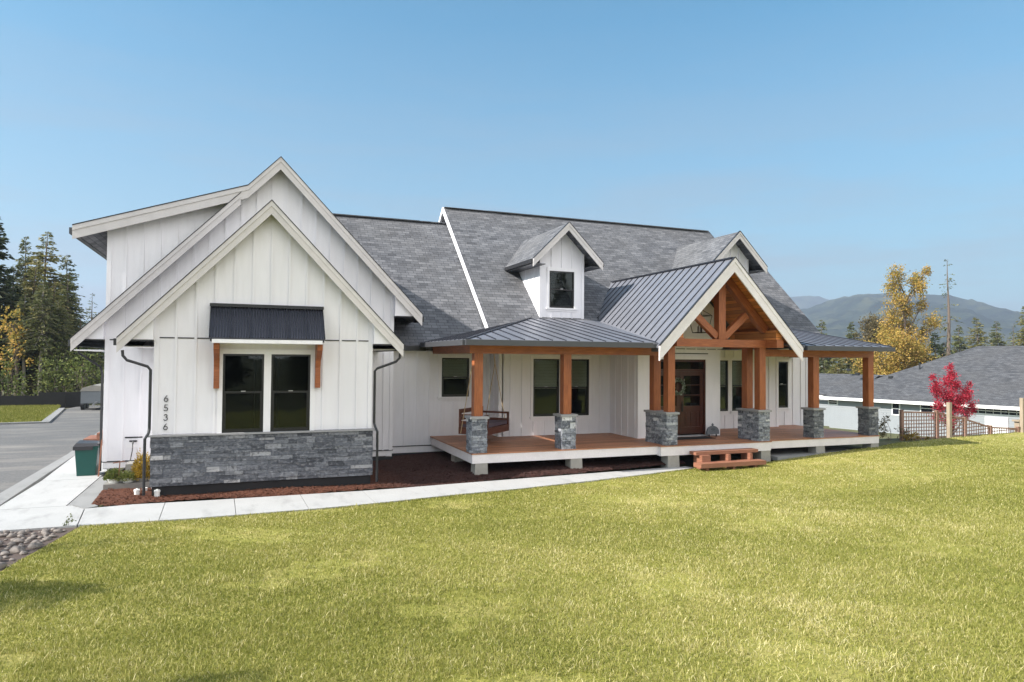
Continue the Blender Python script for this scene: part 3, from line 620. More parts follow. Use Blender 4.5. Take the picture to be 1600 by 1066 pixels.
b = MB(); b.tube([(-2.45, 17.25, 3.32), (-2.44, 17.25, 3.20), (-2.36, 17.25, 3.10), (-1.95, 17.26, 2.96), (-1.89, 17.27, 2.88), (-1.89, 17.27, 1.56), (-1.90, 17.22, 1.47), (-1.96, 17.14, 1.36), (-1.96, 17.14, .12)], .031); b.build('downspout', M['gutter'], HS)
b = MB(); b.tube([(3.74, 17.25, 3.32), (3.73, 17.25, 3.20), (3.64, 17.25, 3.10), (3.17, 17.26, 2.93), (3.11, 17.27, 2.86), (3.11, 17.27, 1.56), (3.13, 17.22, 1.47), (3.17, 17.14, 1.36), (3.17, 17.14, .12)], .031); b.build('downspout', M['gutter'], HS)
# house number digits
def digit(ch, x, z, h):
    P = []
    def arc(cx, cz, r_, a0, a1, n=14): return [(cx+r_*math.cos(R(a0+(a1-a0)*i/n)), cz+r_*math.sin(R(a0+(a1-a0)*i/n))) for i in range(n+1)]
    if ch == '6': P = [arc(.3, .29, .27, 0, 360, 22), [(.055, .40), (.12, .56), (.24, .76), (.42, .98)]]
    if ch == '5': P = [[(.52, .97), (.15, .97), (.11, .52)]+arc(.27, .30, .28, 118, -150)]
    if ch == '3': P = [arc(.29, .76, .21, 165, -80)+arc(.28, .29, .27, 78, -155)]
    for k, line in enumerate(P):
        b = MB() if k == 0 else b
        for p, q in zip(line[:-1], line[1:]):
            d = Vector((q[0]-p[0], q[1]-p[1])).normalized()*.04
            b.bar((x+(p[0]-d.x)*h, YB-.03, z+(p[1]-d.y)*h), (x+(q[0]+d.x)*h, YB-.03, z+(q[1]+d.y)*h), .011, .015, up=(0, 0, 1) if abs(d.x) > abs(d.y) else (1, 0, 0))
    return b.build('house_number', M['gutter'], HS)
for ch, z in zip('6536', (2.17, 1.96, 1.745, 1.535)): digit(ch, -1.61, z, .14)
# awning
AX0, AX1 = -.68, 1.82; yA, zA, yE, zE = YB-.04, 4.38, 16.6, 3.62
b = MB(); b.poly([[(AX0, yA, zA), (AX1, yA, zA), (AX1, yE, zE), (AX0, yE, zE)]], (0, 0, -.03)); aw = b.build('awning', M['awning'], HS); b = MB(); nr = 42
for i in range(nr+1):
    x = AX0+.01+(AX1-AX0-.02)*i/nr; big = i % 7 == 0; r_ = .018 if big else .009
    b.bar((x, yA-.01, zA+.01), (x, yE+.005, zE+.01), .03 if big else .02, .05 if big else .022)
b.build('awning_ribs', M['rib'], aw)
b = MB(); b.poly([[(AX0+.02, yA, zA-.04), (AX0+.02, yE+.02, zE-.04), (AX0+.02, yE+.02, zE-.08), (AX0+.02, yA, zE-.08)]], (.03, 0, 0)); b.poly([[(AX1-.02, yA, zA-.04), (AX1-.02, yE+.02, zE-.04), (AX1-.02, yE+.02, zE-.08), (AX1-.02, yA, zE-.08)]], (-.03, 0, 0))
b.box(AX0-.02, AX1+.02, yA-.09, yA, zA-.03, zA+.045); b.build('awning_flashing', M['flash'], aw)
b = MB(); b.box(AX0+.06, AX1-.06, yE+.0, yE+.045, 3.50, 3.585); b.box(AX0+.06, AX1-.06, yE+.05, YB-.001, 3.50, 3.53); b.build('awning_fascia', M['trim'], aw)
for x in (-.59, 1.66):
    b = MB(); b.poly([[(x, YB-.035, 2.46), (x, YB-.16, 2.46), (x, YB-.16, 2.95), (x, YB-.24, 3.12), (x, YB-.58, 3.36), (x, YB-.60, 3.498), (x, YB-.035, 3.498)]], (.12, 0, 0)); b.build('awning_bracket', M['beam'], aw)
# ---- main roof planes
PM = .9145; RY, RZ = 27.38, 9.435
def rz(y, off=0): return RZ-off-PM*(RY-y)
X0, X1 = 7.65, 20.98
roofslab('main_roof', [(X0+.03, RY, RZ), (X1, RY, RZ), (X1, 21.25, rz(21.25)), (X0+.03, 21.25, rz(21.25))], .17)
roofslab('main_roof', [(X0+.03, 34.2, rz(20.56)), (X1, 34.2, rz(20.56)), (X1, RY, RZ), (X0+.03, RY, RZ)], .26)
wy = 26.8; wzr = rz(wy, .25)
roofslab('wing_roof', [(4.3, wy, wzr), (X0+.02, wy, wzr), (X0+.02, 21.28, rz(21.28, .25)), (4.3, 21.28, rz(21.28, .25))], .17)
roofslab('wing_roof', [(1.2, wy, wzr), (4.3, wy, wzr), (4.3, 22.5, rz(22.5, .25)), (2.2, 24.6, rz(24.6, .25))], .2)
roofslab('wing_roof', [(1.2, 32.6, rz(21, .25)), (X0+.02, 32.6, rz(21, .25)), (X0+.02, wy, wzr), (1.2, wy, wzr)], .2)
roofslab('wing_roof', [(X1+.01, wy-.35, wzr-.1), (22.62, wy-.35, wzr-.1), (22.62, 21.2, rz(21.2, .25)), (X1+.01, 21.2, rz(21.2, .25))], .2)
roofslab('wing_roof', [(X1+.01, 32, rz(20.9, .25)), (22.62, 32, rz(20.9, .25)), (22.62, wy-.35, wzr-.1), (X1+.01, wy-.35, wzr-.1)], .2)
b = MB()                                                # raised rake board at the left end of the main roof
b.hexa([(X0-.03, 21.2, rz(21.2)-.16), (X0+.03, 21.2, rz(21.2)-.16), (X0+.03, RY, RZ-.19), (X0-.03, RY, RZ-.19)], [(X0-.03, 21.2, rz(21.2)+.015), (X0+.03, 21.2, rz(21.2)+.015), (X0+.03, RY, RZ+.015), (X0-.03, RY, RZ+.015)])
b.hexa([(X0-.03, RY, RZ-.19), (X0+.03, RY, RZ-.19), (X0+.03, 34.2, rz(20.56)-.18), (X0-.03, 34.2, rz(20.56)-.18)], [(X0-.03, RY, RZ+.015), (X0+.03, RY, RZ+.015), (X0+.03, 34.2, rz(20.56)+.015), (X0-.03, 34.2, rz(20.56)+.015)])
b.build('rake_board', M['trim'], HS)
b = MB()
b.hexa([(X1-.03, 21.2, rz(21.2)-.16), (X1+.03, 21.2, rz(21.2)-.16), (X1+.03, RY, RZ-.19), (X1-.03, RY, RZ-.19)], [(X1-.03, 21.2, rz(21.2)+.012), (X1+.03, 21.2, rz(21.2)+.012), (X1+.03, RY, RZ+.012), (X1-.03, RY, RZ+.012)])
b.build('rake_board', M['gutterg'], HS)
b = MB(); b.poly([[(X0+.4, 22, rz(22)-.2), (X0+.4, RY, RZ-.2), (X0+.4, 32, rz(22.76)-.2), (X0+.4, 32, 3), (X0+.4, 22, 3)]], (.1, 0, 0)); b.build('gable_end', M['siding'], HS)
b = MB(); b.bar((9.6, RY, RZ+.0), (X1-.1, RY, RZ+.0), .26, .04); b.bar((1.8, wy, wzr), (6.5, wy, wzr), .26, .04); b.build('ridge_vent', M['gutterg'], HS)
b = MB(); b.bar((X0+.05, RY, RZ), (9.6, RY, RZ), .24, .03); b.bar((6.5, wy, wzr), (X0, wy, wzr), .24, .03); b.build('ridge_cap', M['shingle'], HS)
# ---- walls behind the porch
YC, YM, YE, YRT = 21.49, 20.64, 18.86, 21.04
cw = (6.02, 6.95, 1.95, 3.21)
wall('connector_wall', [(4.30, .42), (7.66, .42), (7.66, 3.62), (4.30, 3.62)], YC, holes=[rect(*cw)], x0=4.0)
window(*cw, YC, blind=.5)
b = MB(); b.box(4.3, 7.6, YC-.01, YC+.1, .2, .40); b.build('foundation_trim', M['trim'], HS)
b = MB(); b.box(4.3, 5.7, YC-.03, YC-.001, .40, .425); b.box(4.3, 7.6, YC-.005, YC+.1, -.1, .2); b.build('black_flashing', M['flash'], HS)
b = MB(); b.box(4.2, 5.4, 21.14, 21.28, 3.42, 3.57); b.build('gutter', M['gutter'], HS)
b = MB(); b.box(4.3, 7.66, 21.28, YC-.001, 3.40, 3.42); b.build('soffit', M['trim'], HS)
side_wall('main_side_wall', 7.68, YM, YC, .6, lambda y: 3.6)
mw1, mw2 = (8.87, 9.81, 1.32, 3.20), (9.98, 10.92, 1.32, 3.20)
wall('main_wall', [(7.68, .6), (11.73, .6), (11.73, 3.6), (7.68, 3.6)], YM, holes=[rect(*mw1), rect(*mw2)], corner=(1, 0))
window(*mw1, YM, blind=.5, trim=.083); window(*mw2, YM, blind=.5, trim=.083)
side_wall('entry_side_wall', 11.73, YE+.152, YM, .6, lambda y: 3.9)
dr = (12.36, 14.32, .74, 3.22)
PQ, ZQ, YQ, SQ = 13.62, 6.26, 16.56, 1.018
def qz(x): return ZQ-SQ*abs(x-PQ)
wall('entry_wall', [(11.73, .6), (14.92, .6), (14.92, qz(14.92)-.25), (PQ, ZQ-.25), (11.73, qz(11.73)-.25)], YE, holes=[rect(*dr)], battens=False, corner=(1, 1))
b = MB(); b.box(11.70, 14.96, YE-.09, YE-.001, 3.60, 3.64); b.box(11.70, 14.94, YE-.05, YE-.001, 3.54, 3.60); b.build('header_trim', M['rakew'], HS)
b = MB()
for x in np.arange(11.9, 14.8, .41): b.box(x, x+.34, YE-.06, YE-.051, 3.555, 3.575)
b.box(12.2, 14.42, YE-.02, YE-.001, 3.40, 3.43); b.build('black_flashing', M['flash'], HS)
b = MB(); b.box(dr[0]-.12, dr[0]-.001, YE-.03, YE-.001, .74, 3.22); b.box(dr[1]+.001, dr[1]+.10, YE-.03, YE-.001, .74, 3.22); b.box(dr[0]-.12, dr[1]+.1, YE-.035, YE-.001, 3.221, 3.34); b.build('door_trim', M['trim'], HS)
b = MB(); b.box(14.77, 14.92, YE+.152, YM, .6, 3.9); b.build('entry_side_wall', M['siding'], HS)
# right bay of windows
rw = [(15.73, 16.67, 1.34, 3.20), (16.84, 17.78, 1.34, 3.20)]
wall('main_wall', [(14.93, .6), (19.02, .6), (19.02, 3.6), (14.93, 3.6)], YM, holes=[rect(*q) for q in rw], corner=(0, 1))
for q in rw: window(*q, YM, blind=.5, trim=.083)
r3 = (19.26, 19.86, 1.38, 3.17)
wall('main_wall', [(18.9, .6), (20.87, .6), (20.87, 3.9), (18.9, 3.9)], YRT, holes=[rect(*r3)], corner=(0, 1)); window(*r3, YRT, blind=.48)
side_wall('main_side_wall', 20.87, YRT+.15, 32, .2, lambda y: 3.9, sgn=-1)
b = MB(); b.box(11.73, 20.8, YM+.2, 21.3, -.1, .6); b.box(7.8, 11.8, YM+.1, 21.3, -.1, .6); b.box(20.0, 20.86, YRT+.01, 31.9, -.4, .6); b.build('foundation', M['fnd'], HS)
b = MB(); b.tube([(20.6, 20.2, 3.62), (20.75, 20.5, 3.5), (20.95, 20.92, 3.30), (20.96, 20.95, 3.2), (20.96, 20.95, .2)], .031); b.build('downspout', M['gutter'], HS)
# door: two leaves
fr = MB(); fr.box(dr[0], dr[0]+.06, YE-.01, YE+.12, .74, 3.22); fr.box(dr[1]-.06, dr[1], YE-.01, YE+.12, .74, 3.22); fr.box(dr[0]+.06, dr[1]-.06, YE-.01, YE+.12, 3.14, 3.22); fr.box(dr[0]+.06, dr[1]-.06, YE-.0, YE+.10, 2.83, 2.90)
fr.build('door_frame', M['door'], HS)
b = MB(); b.box(dr[0]+.06, dr[1]-.06, YE+.04, YE+.05, 2.90, 3.14); b.build('transom_pane', M['glass'], HS)
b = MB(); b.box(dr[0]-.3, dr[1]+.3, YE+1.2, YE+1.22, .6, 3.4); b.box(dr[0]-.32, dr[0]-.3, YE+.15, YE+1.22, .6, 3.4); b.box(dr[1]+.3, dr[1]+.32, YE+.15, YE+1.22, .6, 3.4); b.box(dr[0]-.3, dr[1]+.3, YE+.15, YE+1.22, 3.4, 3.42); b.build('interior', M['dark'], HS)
for xa, xb in ((dr[0]+.065, 13.335), (13.345, dr[1]-.065)):
    b = MB(); s_ = .13; y0, y1 = YE+.02, YE+.07; zb, zt, zm = .79, 2.825, 1.62
    b.box(xa, xa+s_, y0, y1, zb, zt); b.box(xb-s_, xb, y0, y1, zb, zt); b.box(xa+s_, xb-s_, y0, y1, zb, zb+.22); b.box(xa+s_, xb-s_, y0, y1, zt-.14, zt); b.box(xa+s_, xb-s_, y0, y1, zm-.08, zm+.08)
    b.box(xa+s_, xb-s_, y0+.02, y1-.01, zb+.22, zm-.08)
    for i in range(3): xc = xa+s_+(xb-xa-2*s_)*(i+.5)/3; b.box(xc-.035, xc+.035, y0+.008, y0+.02, zb+.27, zm-.13)
    for zz in (2.05, 2.38): b.box(xa+s_, xb-s_, y0+.012, y1-.01, zz-.012, zz+.012)
    d = b.build('door', M['door'], HS)
    b = MB(); b.box(xa+s_, xb-s_, y0+.024, y0+.03, zm+.08, zt-.14); b.build('pane', M['glass'], d)
    if xa > 13: b = MB(); b.box(xa+.05, xa+.09, y0-.012, y0, 1.5, 1.85); b.tube([(xa+.07, y0-.01, 1.55), (xa+.07, y0-.06, 1.58), (xa+.07, y0-.06, 1.75), (xa+.07, y0-.01, 1.79)], .011); b.build('handle', M['frame'], d)
b = MB(); b.box(dr[0]-.1, dr[1]+.1, YE-.08, YE+.1, .702, .745); b.build('door_sill', M['cap'], HS)
# ---- porch
DX0, DX1, YD, YP, QX0, QX1 = 5.65, 20.2, 17.17, 17.0, 11.35, 15.42
b = MB(); b.poly([[(DX0, YD, .70), (QX0, YD, .70), (QX0, YP, .70), (QX1, YP, .70), (QX1, YD, .70), (DX1, YD, .70), (DX1, 21.3, .70), (DX0, 21.45, .70)]], (0, 0, -.028), ax=(1, 0, 0)); b.build('porch_deck', M['deck'], HS)
b = MB(); k = .02; zt = .671; zb = .435
b.box(DX0+k, QX0+k, YD+k, YD+k+.04, zb, zt); b.box(QX1-k, DX1-k, YD+k, YD+k+.04, zb, zt); b.box(QX0+k, QX1-k, YP+k, YP+k+.04, zb-.03, zt); b.box(QX0+k, QX0+k+.04, YP+k+.04, YD+k+.04, zb-.03, zt); b.box(QX1-k-.04, QX1-k, YP+k+.04, YD+k+.04, zb-.03, zt)
b.box(DX0+k, DX0+k+.04, YD+k+.04, 21.4, zb, zt); b.box(DX1-k-.04, DX1-k, YD+k+.04, 21.2, zb, zt); b.build('porch_fascia', M['rakew'], HS)
b = MB()
for y in (18.4, 19.8): b.box(DX0+.1, DX1-.1, y, y+.1, .40, .60)
for x in np.arange(DX0+.3, DX1, .6): b.box(x, x+.04, YD+.1, 20.6, .46, .668)
b.build('porch_joists', M['lattice'], HS)
for x0, x1, y0 in ((5.76, 6.10, YD+.03), (8.55, 8.90, YD+.03), (11.62, 12.0, YP+.03), (15.03, 15.38, YP+.03), (17.42, 17.78, YD+.03), (19.83, 20.17, YD+.03), (5.8, 6.1, 19.2), (8.6, 8.9, 19.2), (15.1, 15.4, 19.2), (17.4, 17.7, 19.2)):
    b = MB(); b.hexa([(x0-.02, y0-.02, -.15), (x1+.02, y0-.02, -.15), (x1+.02, y0+.36, -.15), (x0-.02, y0+.36, -.15)], [(x0, y0, .434 if y0 > YD else .404), (x1, y0, .434 if y0 > YD else .404), (x1, y0+.34, .434 if y0 > YD else .404), (x0, y0+.34, .434 if y0 > YD else .404)]); b.build('footing', M['concrete_f'], HS)
def pier(x0, x1, y0, y1, m, seed):
    o = stone_wall('stone_pier', x0, x1, y0, .703, 1.60, m=m, seed=seed, yback=y1, hs=(.05, .10), ls=(.12, .34))
    b = MB(); b.box(x0-.05, x1+.05, y0-.05, y1+.05, 1.601, 1.665); b.build('pier_cap', M['cap'], o)
pier(5.66, 6.08, 17.22, 17.66, 'stonel', 11); pier(8.28, 8.70, 17.22, 17.66, 'stonel', 12); pier(17.33, 17.75, 17.22, 17.66, 'stone', 13); pier(19.76, 20.18, 17.22, 17.66, 'stone', 14)
pier(11.58, 11.95, 17.05, 18.15, 'stonel', 15); pier(14.95, 15.37, 17.05, 18.0, 'stonel', 16)
def post(x, y, z1=3.33, w_=.24):
    b = MB(); b.box(x-w_/2, x+w_/2, y-w_/2, y+w_/2, 1.666, z1, ax=(0, 0, 1)); b.build('porch_post', M['beam'], HS)
for x in (5.87, 8.49, 17.54, 19.97): post(x, 17.43)
for x, y in ((11.80, 17.24), (11.76, 17.93), (15.17, 17.24), (15.20, 17.86)): post(x, y, 3.598)
for q in ((5.62, 11.6, 17.32, 17.54, (1, 0, 0)), (15.4, 20.12, 17.32, 17.54, (1, 0, 0)), (5.64, 5.86, 17.545, 21.2, (0, 1, 0)), (19.9, 20.1, 17.545, 21, (0, 1, 0))): b = MB(); b.box(*q[:4], 3.332, 3.56, ax=q[4]); b.build('porch_beam', M['beam'], HS)
b = MB(); b.box(5.4, 11.25, 16.8, 21.3, 3.562, 3.58); b.box(15.95, 20.2, 16.8, 21, 3.562, 3.58); b.build('porch_ceiling', M['trim'], HS)
EY_, EZ, SP = 16.7, 3.69, .1705
def pz(y): return EZ+SP*(y-EY_)
XL = 5.34
def metal(name, quad, th=.05): return roofslab(name, quad, th, 'metal')
a = metal('porch_roof', [(XL, EY_, EZ), (11.05, EY_, EZ), (13.7, 22.2, pz(22.2)), (9.39, 22.2, pz(22.2))]); a2 = metal('porch_roof', [(XL, EY_, EZ), (9.39, 22.2, pz(22.2)), (7.4, 22.2, EZ+.229*(7.4-XL)), (XL, 21.4, EZ)])
a3 = metal('porch_roof', [(15.9, EY_, EZ), (20.2, EY_, EZ), (20.05, 22.2, pz(22.2)), (14.6, 22.2, pz(22.2))])
b = MB(); x = XL+.38
while x < 11.0:
    ye = 22.15 if x > 9.39 else EY_+(x-XL)/(9.39-XL)*5.5; b.bar((x, EY_+.01, EZ+.014), (x, ye, pz(ye)+.014), .022, .03); x += .405
b.bar((XL, EY_, EZ+.01), (9.39, 22.15, pz(22.15)+.02), .09, .03); b.build('standing_seams', M['seam'], a)
b = MB(); x = 16.1
while x < 20.2: b.bar((x, EY_+.01, EZ+.014), (x-.03, 22.1, pz(22.1)+.014), .022, .03); x += .405
b.build('standing_seams', M['seam'], a3); b = MB(); b.bar((20.19, EY_, EZ+.01), (20.04, 22.1, pz(22.1)+.01), .06, .05); b.build('edge_flashing', M['seam'], a3)
b = MB(); y = EY_+.4
while y < 21.3:
    xe = XL+(y-EY_)/5.5*(9.39-XL); b.bar((XL+.01, y, EZ+.014), (xe, y, EZ+.229*(xe-XL)+.014), .022, .03); y += .405
b.build('standing_seams', M['seam'], a2)
for x0, x1 in ((XL-.06, 10.80), (16.45, 20.24)):
    b = MB(); b.box(x0, x1, EY_-.12, EY_, EZ-.155, EZ-.01); b.build('gutter', M['gutterg'], HS)
b = MB(); b.box(XL-.12, XL, EY_, 21.2, EZ-.155, EZ-.01); b.build('gutter', M['gutterg'], HS)
b = MB(); b.box(XL, 11.3, EY_+.001, EY_+.08, 3.54, EZ-.055); b.box(15.9, 20.2, EY_+.001, EY_+.08, 3.54, EZ-.055); b.build('porch_eave_board', M['gutterg'], HS)
# ---- portico
QE0, QE1, YV = 11.0, 16.22, 23.9
lq = metal('portico_roof', [(PQ, YQ+.03, ZQ), (QE0, YQ+.03, qz(QE0)), (QE0, 19.6, qz(QE0)), (10.9+1.3, 22.35, qz(12.2)), (PQ, YV, ZQ)], .05)
rq = metal('portico_roof', [(QE1, YQ+.03, qz(QE1)), (PQ, YQ+.03, ZQ), (PQ, YV, ZQ), (15.2, 22.3, qz(15.2)), (QE1, 20.5, qz(QE1))], .05)
for o_, sg in ((lq, -1), (rq, 1)):
    b = MB(); y = YQ+.38
    while y < YV-.15:
        ym_ = 17.0; xe = QE0 if sg < 0 else QE1
        if y > 17.2: xe = PQ+sg*(ZQ-max(qz(QE0)+.05, pz(y)+.02))/SQ
        if y > 22.1: xe = PQ+sg*(ZQ-rz(y))/SQ
        xe = max(QE0, min(QE1, xe))
        b.bar((PQ+sg*.02, y, ZQ+.0), (xe, y, qz(xe)+.016), .022, .032, up=(-sg*0+0, 0, 1)); y += .405
    b.build('standing_seams', M['seam'], o_)
b = MB(); b.bar((PQ, YQ+.05, ZQ+.01), (PQ, YV-.1, ZQ+.01), .14, .04); b.build('ridge_cap', M['seam'], HS)
for sg in (-1, 1):                                     # cedar soffit planks run along the ridge
    b = MB(); xe = PQ+sg*2.42; b.poly([[(PQ, YQ+.06, ZQ-.14), (xe, YQ+.06, qz(xe)-.14), (xe, YE-.002, qz(xe)-.14), (PQ, YE-.002, ZQ-.14)]], (0, 0, .06), ax=(0, 1, 0)); b.build('portico_soffit', M['soffit'], HS)
rake('gable_trim', [(QE0, qz(QE0)), (PQ, ZQ), (QE1, qz(QE1))], YQ-.02, .42, .05, m='rakew', strip=.13)
b = MB(); yt0, yt1 = 17.12, 17.34                         # timber truss
b.box(PQ-.125, PQ+.125, yt0-.01, yt1+.01, 3.84, ZQ-.42, ax=(0, 0, 1)); b.build('king_post', M['beam'], HS)
b = MB(); b.box(11.93, 15.30, yt0, yt1, 3.605, 3.838, ax=(1, 0, 0)); b.build('tie_beam', M['beam'], HS)
for sg in (-1, 1):
    b = MB(); xe = PQ+sg*1.72; b.bar((PQ+sg*.09, 17.23, ZQ-.42), (xe, 17.23, qz(xe)-.36), .20, .24); b.build('rafter', M['beam'], HS)
    b = MB(); b.bar((PQ+sg*.14, 17.23, 3.92), (PQ+sg*.98, 17.23, 4.62), .16, .20); b.build('strut', M['beam'], HS)
for x0, x1 in ((11.66, 11.92), (15.31, 15.57)):
    b = MB(); b.box(x0, x1, YQ+.10, YE-.002, 3.60, 3.85, ax=(0, 1, 0)); b.build('porch_beam', M['beam'], HS)
for q in ((15.32, 15.56), (11.67, 11.91)): b = MB(); b.box(q[0], q[1], YQ+.14, YE-.003, 3.852, 4.14, ax=(0, 1, 0)); b.build('portico_side_board', M['soffit'], HS)
b = MB(); b.box(QE0+.01, QE0+.13, YQ+.06, 16.98, qz(QE0)-.16, qz(QE0)-.02); b.build('gutter', M['gutterg'], HS)
# ---- dormers
def dormer(cx, dy):
    hw, zr_, ze = 1.357, 8.0+PM*dy, 6.65+PM*dy; yr, yw = 21.62+dy, 22.18+dy; s_ = (zr_-ze)/hw
    def dz(x): return zr_-s_*abs(x-cx)
    x0, x1 = cx-.875, cx+.875; zb = rz(yw)-.02; wz0, wz1 = 5.02+PM*dy, 6.34+PM*dy
    wn = (cx-.50, cx+.48, wz0, wz1)
    d = wall('dormer', [(x0, zb), (x1, zb), (x1, dz(x1)-.15), (cx, zr_-.15), (x0, dz(x0)-.15)], yw, holes=[rect(*wn)], x0=cx-.875+.06)
    for xx, sg in ((x0, 1), (x1, -1)):
        b = MB(); ye = RY-(RZ-(dz(x0)-.15))/PM; P = [(xx, yw+.15, rz(yw+.15)-.1), (xx, ye, dz(x0)-.15-.05), (xx, ye, dz(x0)-.15), (xx, yw+.15, dz(x0)-.15)]; b.poly([P], (.1*sg, 0, 0))
        for y in (yw+.5, yw+.9, yw+1.3): b.box(min(xx, xx-.018*sg), max(xx, xx-.018*sg), y-.02, y+.02, rz(y)-.02, dz(x0)-.16)
        b.build('dormer_side_wall', M['siding'], d)
    for sg in (-1, 1):
        xe = cx+sg*hw; yb0 = RY-(RZ-zr_)/PM; yb1 = RY-(RZ-ze)/PM
        roofslab('dormer_roof', [(cx, yr+.03, zr_), (xe, yr+.03, ze), (xe, yb1+.1, ze), (cx, yb0+.1, zr_)], .14, parent=d)
        b = MB(); b.box(min(xe, xe+sg*.07), max(xe, xe+sg*.07), yr+.05, yb1-.1, ze-.13, ze-.01); b.build('gutter', M['gutter'], d)
        b = MB(); xi = x0 if sg < 0 else x1; b.box(min(xe, xi), max(xe, xi), yr+.05, yb1-.15, ze-.17, ze-.142); b.build('soffit', M['gutterg'], d)
    rake('dormer_trim', [(cx-hw, ze), (cx, zr_), (cx+hw, ze)], yr, .27, .04, parent=d, strip=.10)
    window(*wn, yw, trim=.09)
dormer(10.63, 0); dormer(18.35, .36)
# ---- hose bib, meter plate
b = MB(); b.box(-2.83, -2.42, YG-.03, YG-.001, 1.02, 1.05); b.build('black_flashing', M['flash'], HS)
b = MB(); b.box(-2.82, -2.43, YG-.02, YG-.001, .76, 1.0); b.build('tap_plate', M['trim'], HS)
b = MB(); b.tube([(-2.63, YG-.02, .93), (-2.63, YG-.10, .93), (-2.63, YG-.13, .88)], .018); b.tube([(-2.72, YG-.07, .94), (-2.54, YG-.07, .94)], .022); b.build('garden_tap', M['gutter'], HS)
# ---- wall plate details
b = MB(); b.box(-1.36, -1.34, 0, 0.01, 0, .01); del b

# ============================================================ THINGS AROUND THE HOUSE
# garden hose
b = MB(); b.tube([(-2.63, YG-.13, .9), (-2.635, YG-.16, .7), (-2.68, YG-.3, .35), (-2.78, YG-.6, .28), (-2.95, YG-1.0, .22)], .014); tag(b.build('garden_hose', M['gutter'], smooth=True), 'black hose hanging from the tap on the white garage wall', 'hose')
# porch steps
st = thing('porch_steps', 'low orange wooden steps of two treads in front of the porch entry', 'steps', (13.3, 16.7, .1))
b = MB(); b.box(12.30, 14.55, 16.62, 16.94, .44, .53, ax=(1, 0, 0)); b.build('tread', M['step'], st)
b = MB(); b.box(12.18, 14.50, 16.22, 16.58, .13, .25, ax=(1, 0, 0)); b.build('tread', M['step'], st)
for x in (12.42, 13.35, 14.15): b = MB(); b.box(x, x+(.3 if x < 13 else .09), 16.50, 16.9, .252, .438); b.box(x, x+.09, 16.3, 16.9, .03, .128); b.box(x, x+.09, 16.6, 16.9, .128, .252); b.build('stringer', M['step'], st)
# swing
A_, B_, C_ = Vector((5.91, 19.23, 0)), Vector((6.56, 18.5, 0)), Vector((7.66, 19.62, 0)); sw_ang = math.atan2(C_.y-B_.y, C_.x-B_.x)
sw = thing('porch_swing', 'dark red wooden bench swing hung by ropes in the porch corner', 'porch swing', (6.78, 19.42, 1.0), rz=sw_ang)
Ms = Matrix.Translation((6.78, 19.42, 0)) @ Matrix.Rotation(sw_ang, 4, 'Z')
def swb(parts, name, m, parent=sw, tint=.5):
    b = MB()
    for x0, x1, y0, y1, z0, z1 in parts:
        pts = [(x0,y0,z0),(x1,y0,z0),(x1,y1,z0),(x0,y1,z0)]; pts2 = [(x,y,z1) for x,y,z in pts]
        b.hexa([Ms@Vector(p) for p in pts], [Ms@Vector(p) for p in pts2], ax=tuple(Ms.to_3x3()@Vector((1,0,0))))
    return b.build(name, M[m], parent)
hw, hd = .77, .47
swb([(-hw, hw, -hd, -hd+.04, 1.0, 1.2), (-hw, hw, hd-.04, hd, 1.0, 1.2), (-hw, -hw+.04, -hd+.04, hd-.04, 1.0, 1.2), (hw-.04, hw, -hd+.04, hd-.04, 1.0, 1.2)]+[(-hw+.04, hw-.04, -hd+.07+i*.12, -hd+.16+i*.12, 1.06, 1.09) for i in range(7)], 'seat', 'swing')
swb([(-hw, -hw+.07, hd-.06, hd-.005, 1.2, 1.72), (hw-.07, hw, hd-.06, hd-.005, 1.2, 1.72), (-hw+.07, hw-.07, hd-.05, hd-.01, 1.60, 1.72), (-hw+.07, hw-.07, hd-.05, hd-.01, 1.40, 1.50), (-hw+.07, hw-.07, hd-.05, hd-.01, 1.22, 1.32)], 'backrest', 'swing')
for s_ in (-1, 1):
    x0, x1 = (-hw, -hw+.05) if s_ < 0 else (hw-.05, hw)
    swb([(x0, x1, -hd, -hd+.06, 1.2, 1.58), (x0, x1, -hd+.06, hd-.06, 1.52, 1.58), (x0+.01, x1-.01, -hd+.06, hd-.06, 1.30, 1.38)], 'armrest', 'swing')
for s_ in (-1, 1):
    top = Ms@Vector((s_*(hw-.02), .05, 3.34)); mid = Ms@Vector((s_*(hw+.015), .03, 3.05)); b = MB()
    b.tube([top, mid], .014, 6)
    for yy in (-hd+.08, hd-.08): b.tube([mid, Ms@Vector((s_*(hw+.018), yy, 1.02))], .011, 6)
    b.build('rope', M['rope'], sw)
o = swb([(-hw+.06, hw-.06, -hd+.05, hd-.08, 1.21, 1.31)], 'seat_cushion', 'cush', None); o.modifiers.new('b', 'BEVEL').width = .035; o.modifiers['b'].segments = 3
tag(o, 'long plum grey cushion lying on the seat of the porch swing', 'cushion')
# lantern hanging in the portico gable
ln = thing('hanging_lantern', 'black open frame lantern hanging under the cedar gable of the portico', 'lantern', (PQ, 18.2, 4.05))
b = MB(); t_, bt = .17, .26; zt_, zb_ = 4.62, 4.08; e = .012; cx, cy = PQ, 18.2
ct_ = [(cx-bt, cy-bt), (cx+bt, cy-bt), (cx+bt, cy+bt), (cx-bt, cy+bt)]; cb_ = [(cx-t_, cy-t_), (cx+t_, cy-t_), (cx+t_, cy+t_), (cx-t_, cy+t_)]
for i in range(4):
    j = (i+1) % 4; b.bar((*ct_[i], zt_), (*ct_[j], zt_), .022, .022); b.bar((*cb_[i], zb_), (*cb_[j], zb_), .022, .022); b.bar((*ct_[i], zt_), (*cb_[i], zb_), .02, .02); b.bar((*ct_[i], zt_), (cx, cy, zt_+.22), .018, .018)
b.build('lantern_frame', M['gutter'], ln)
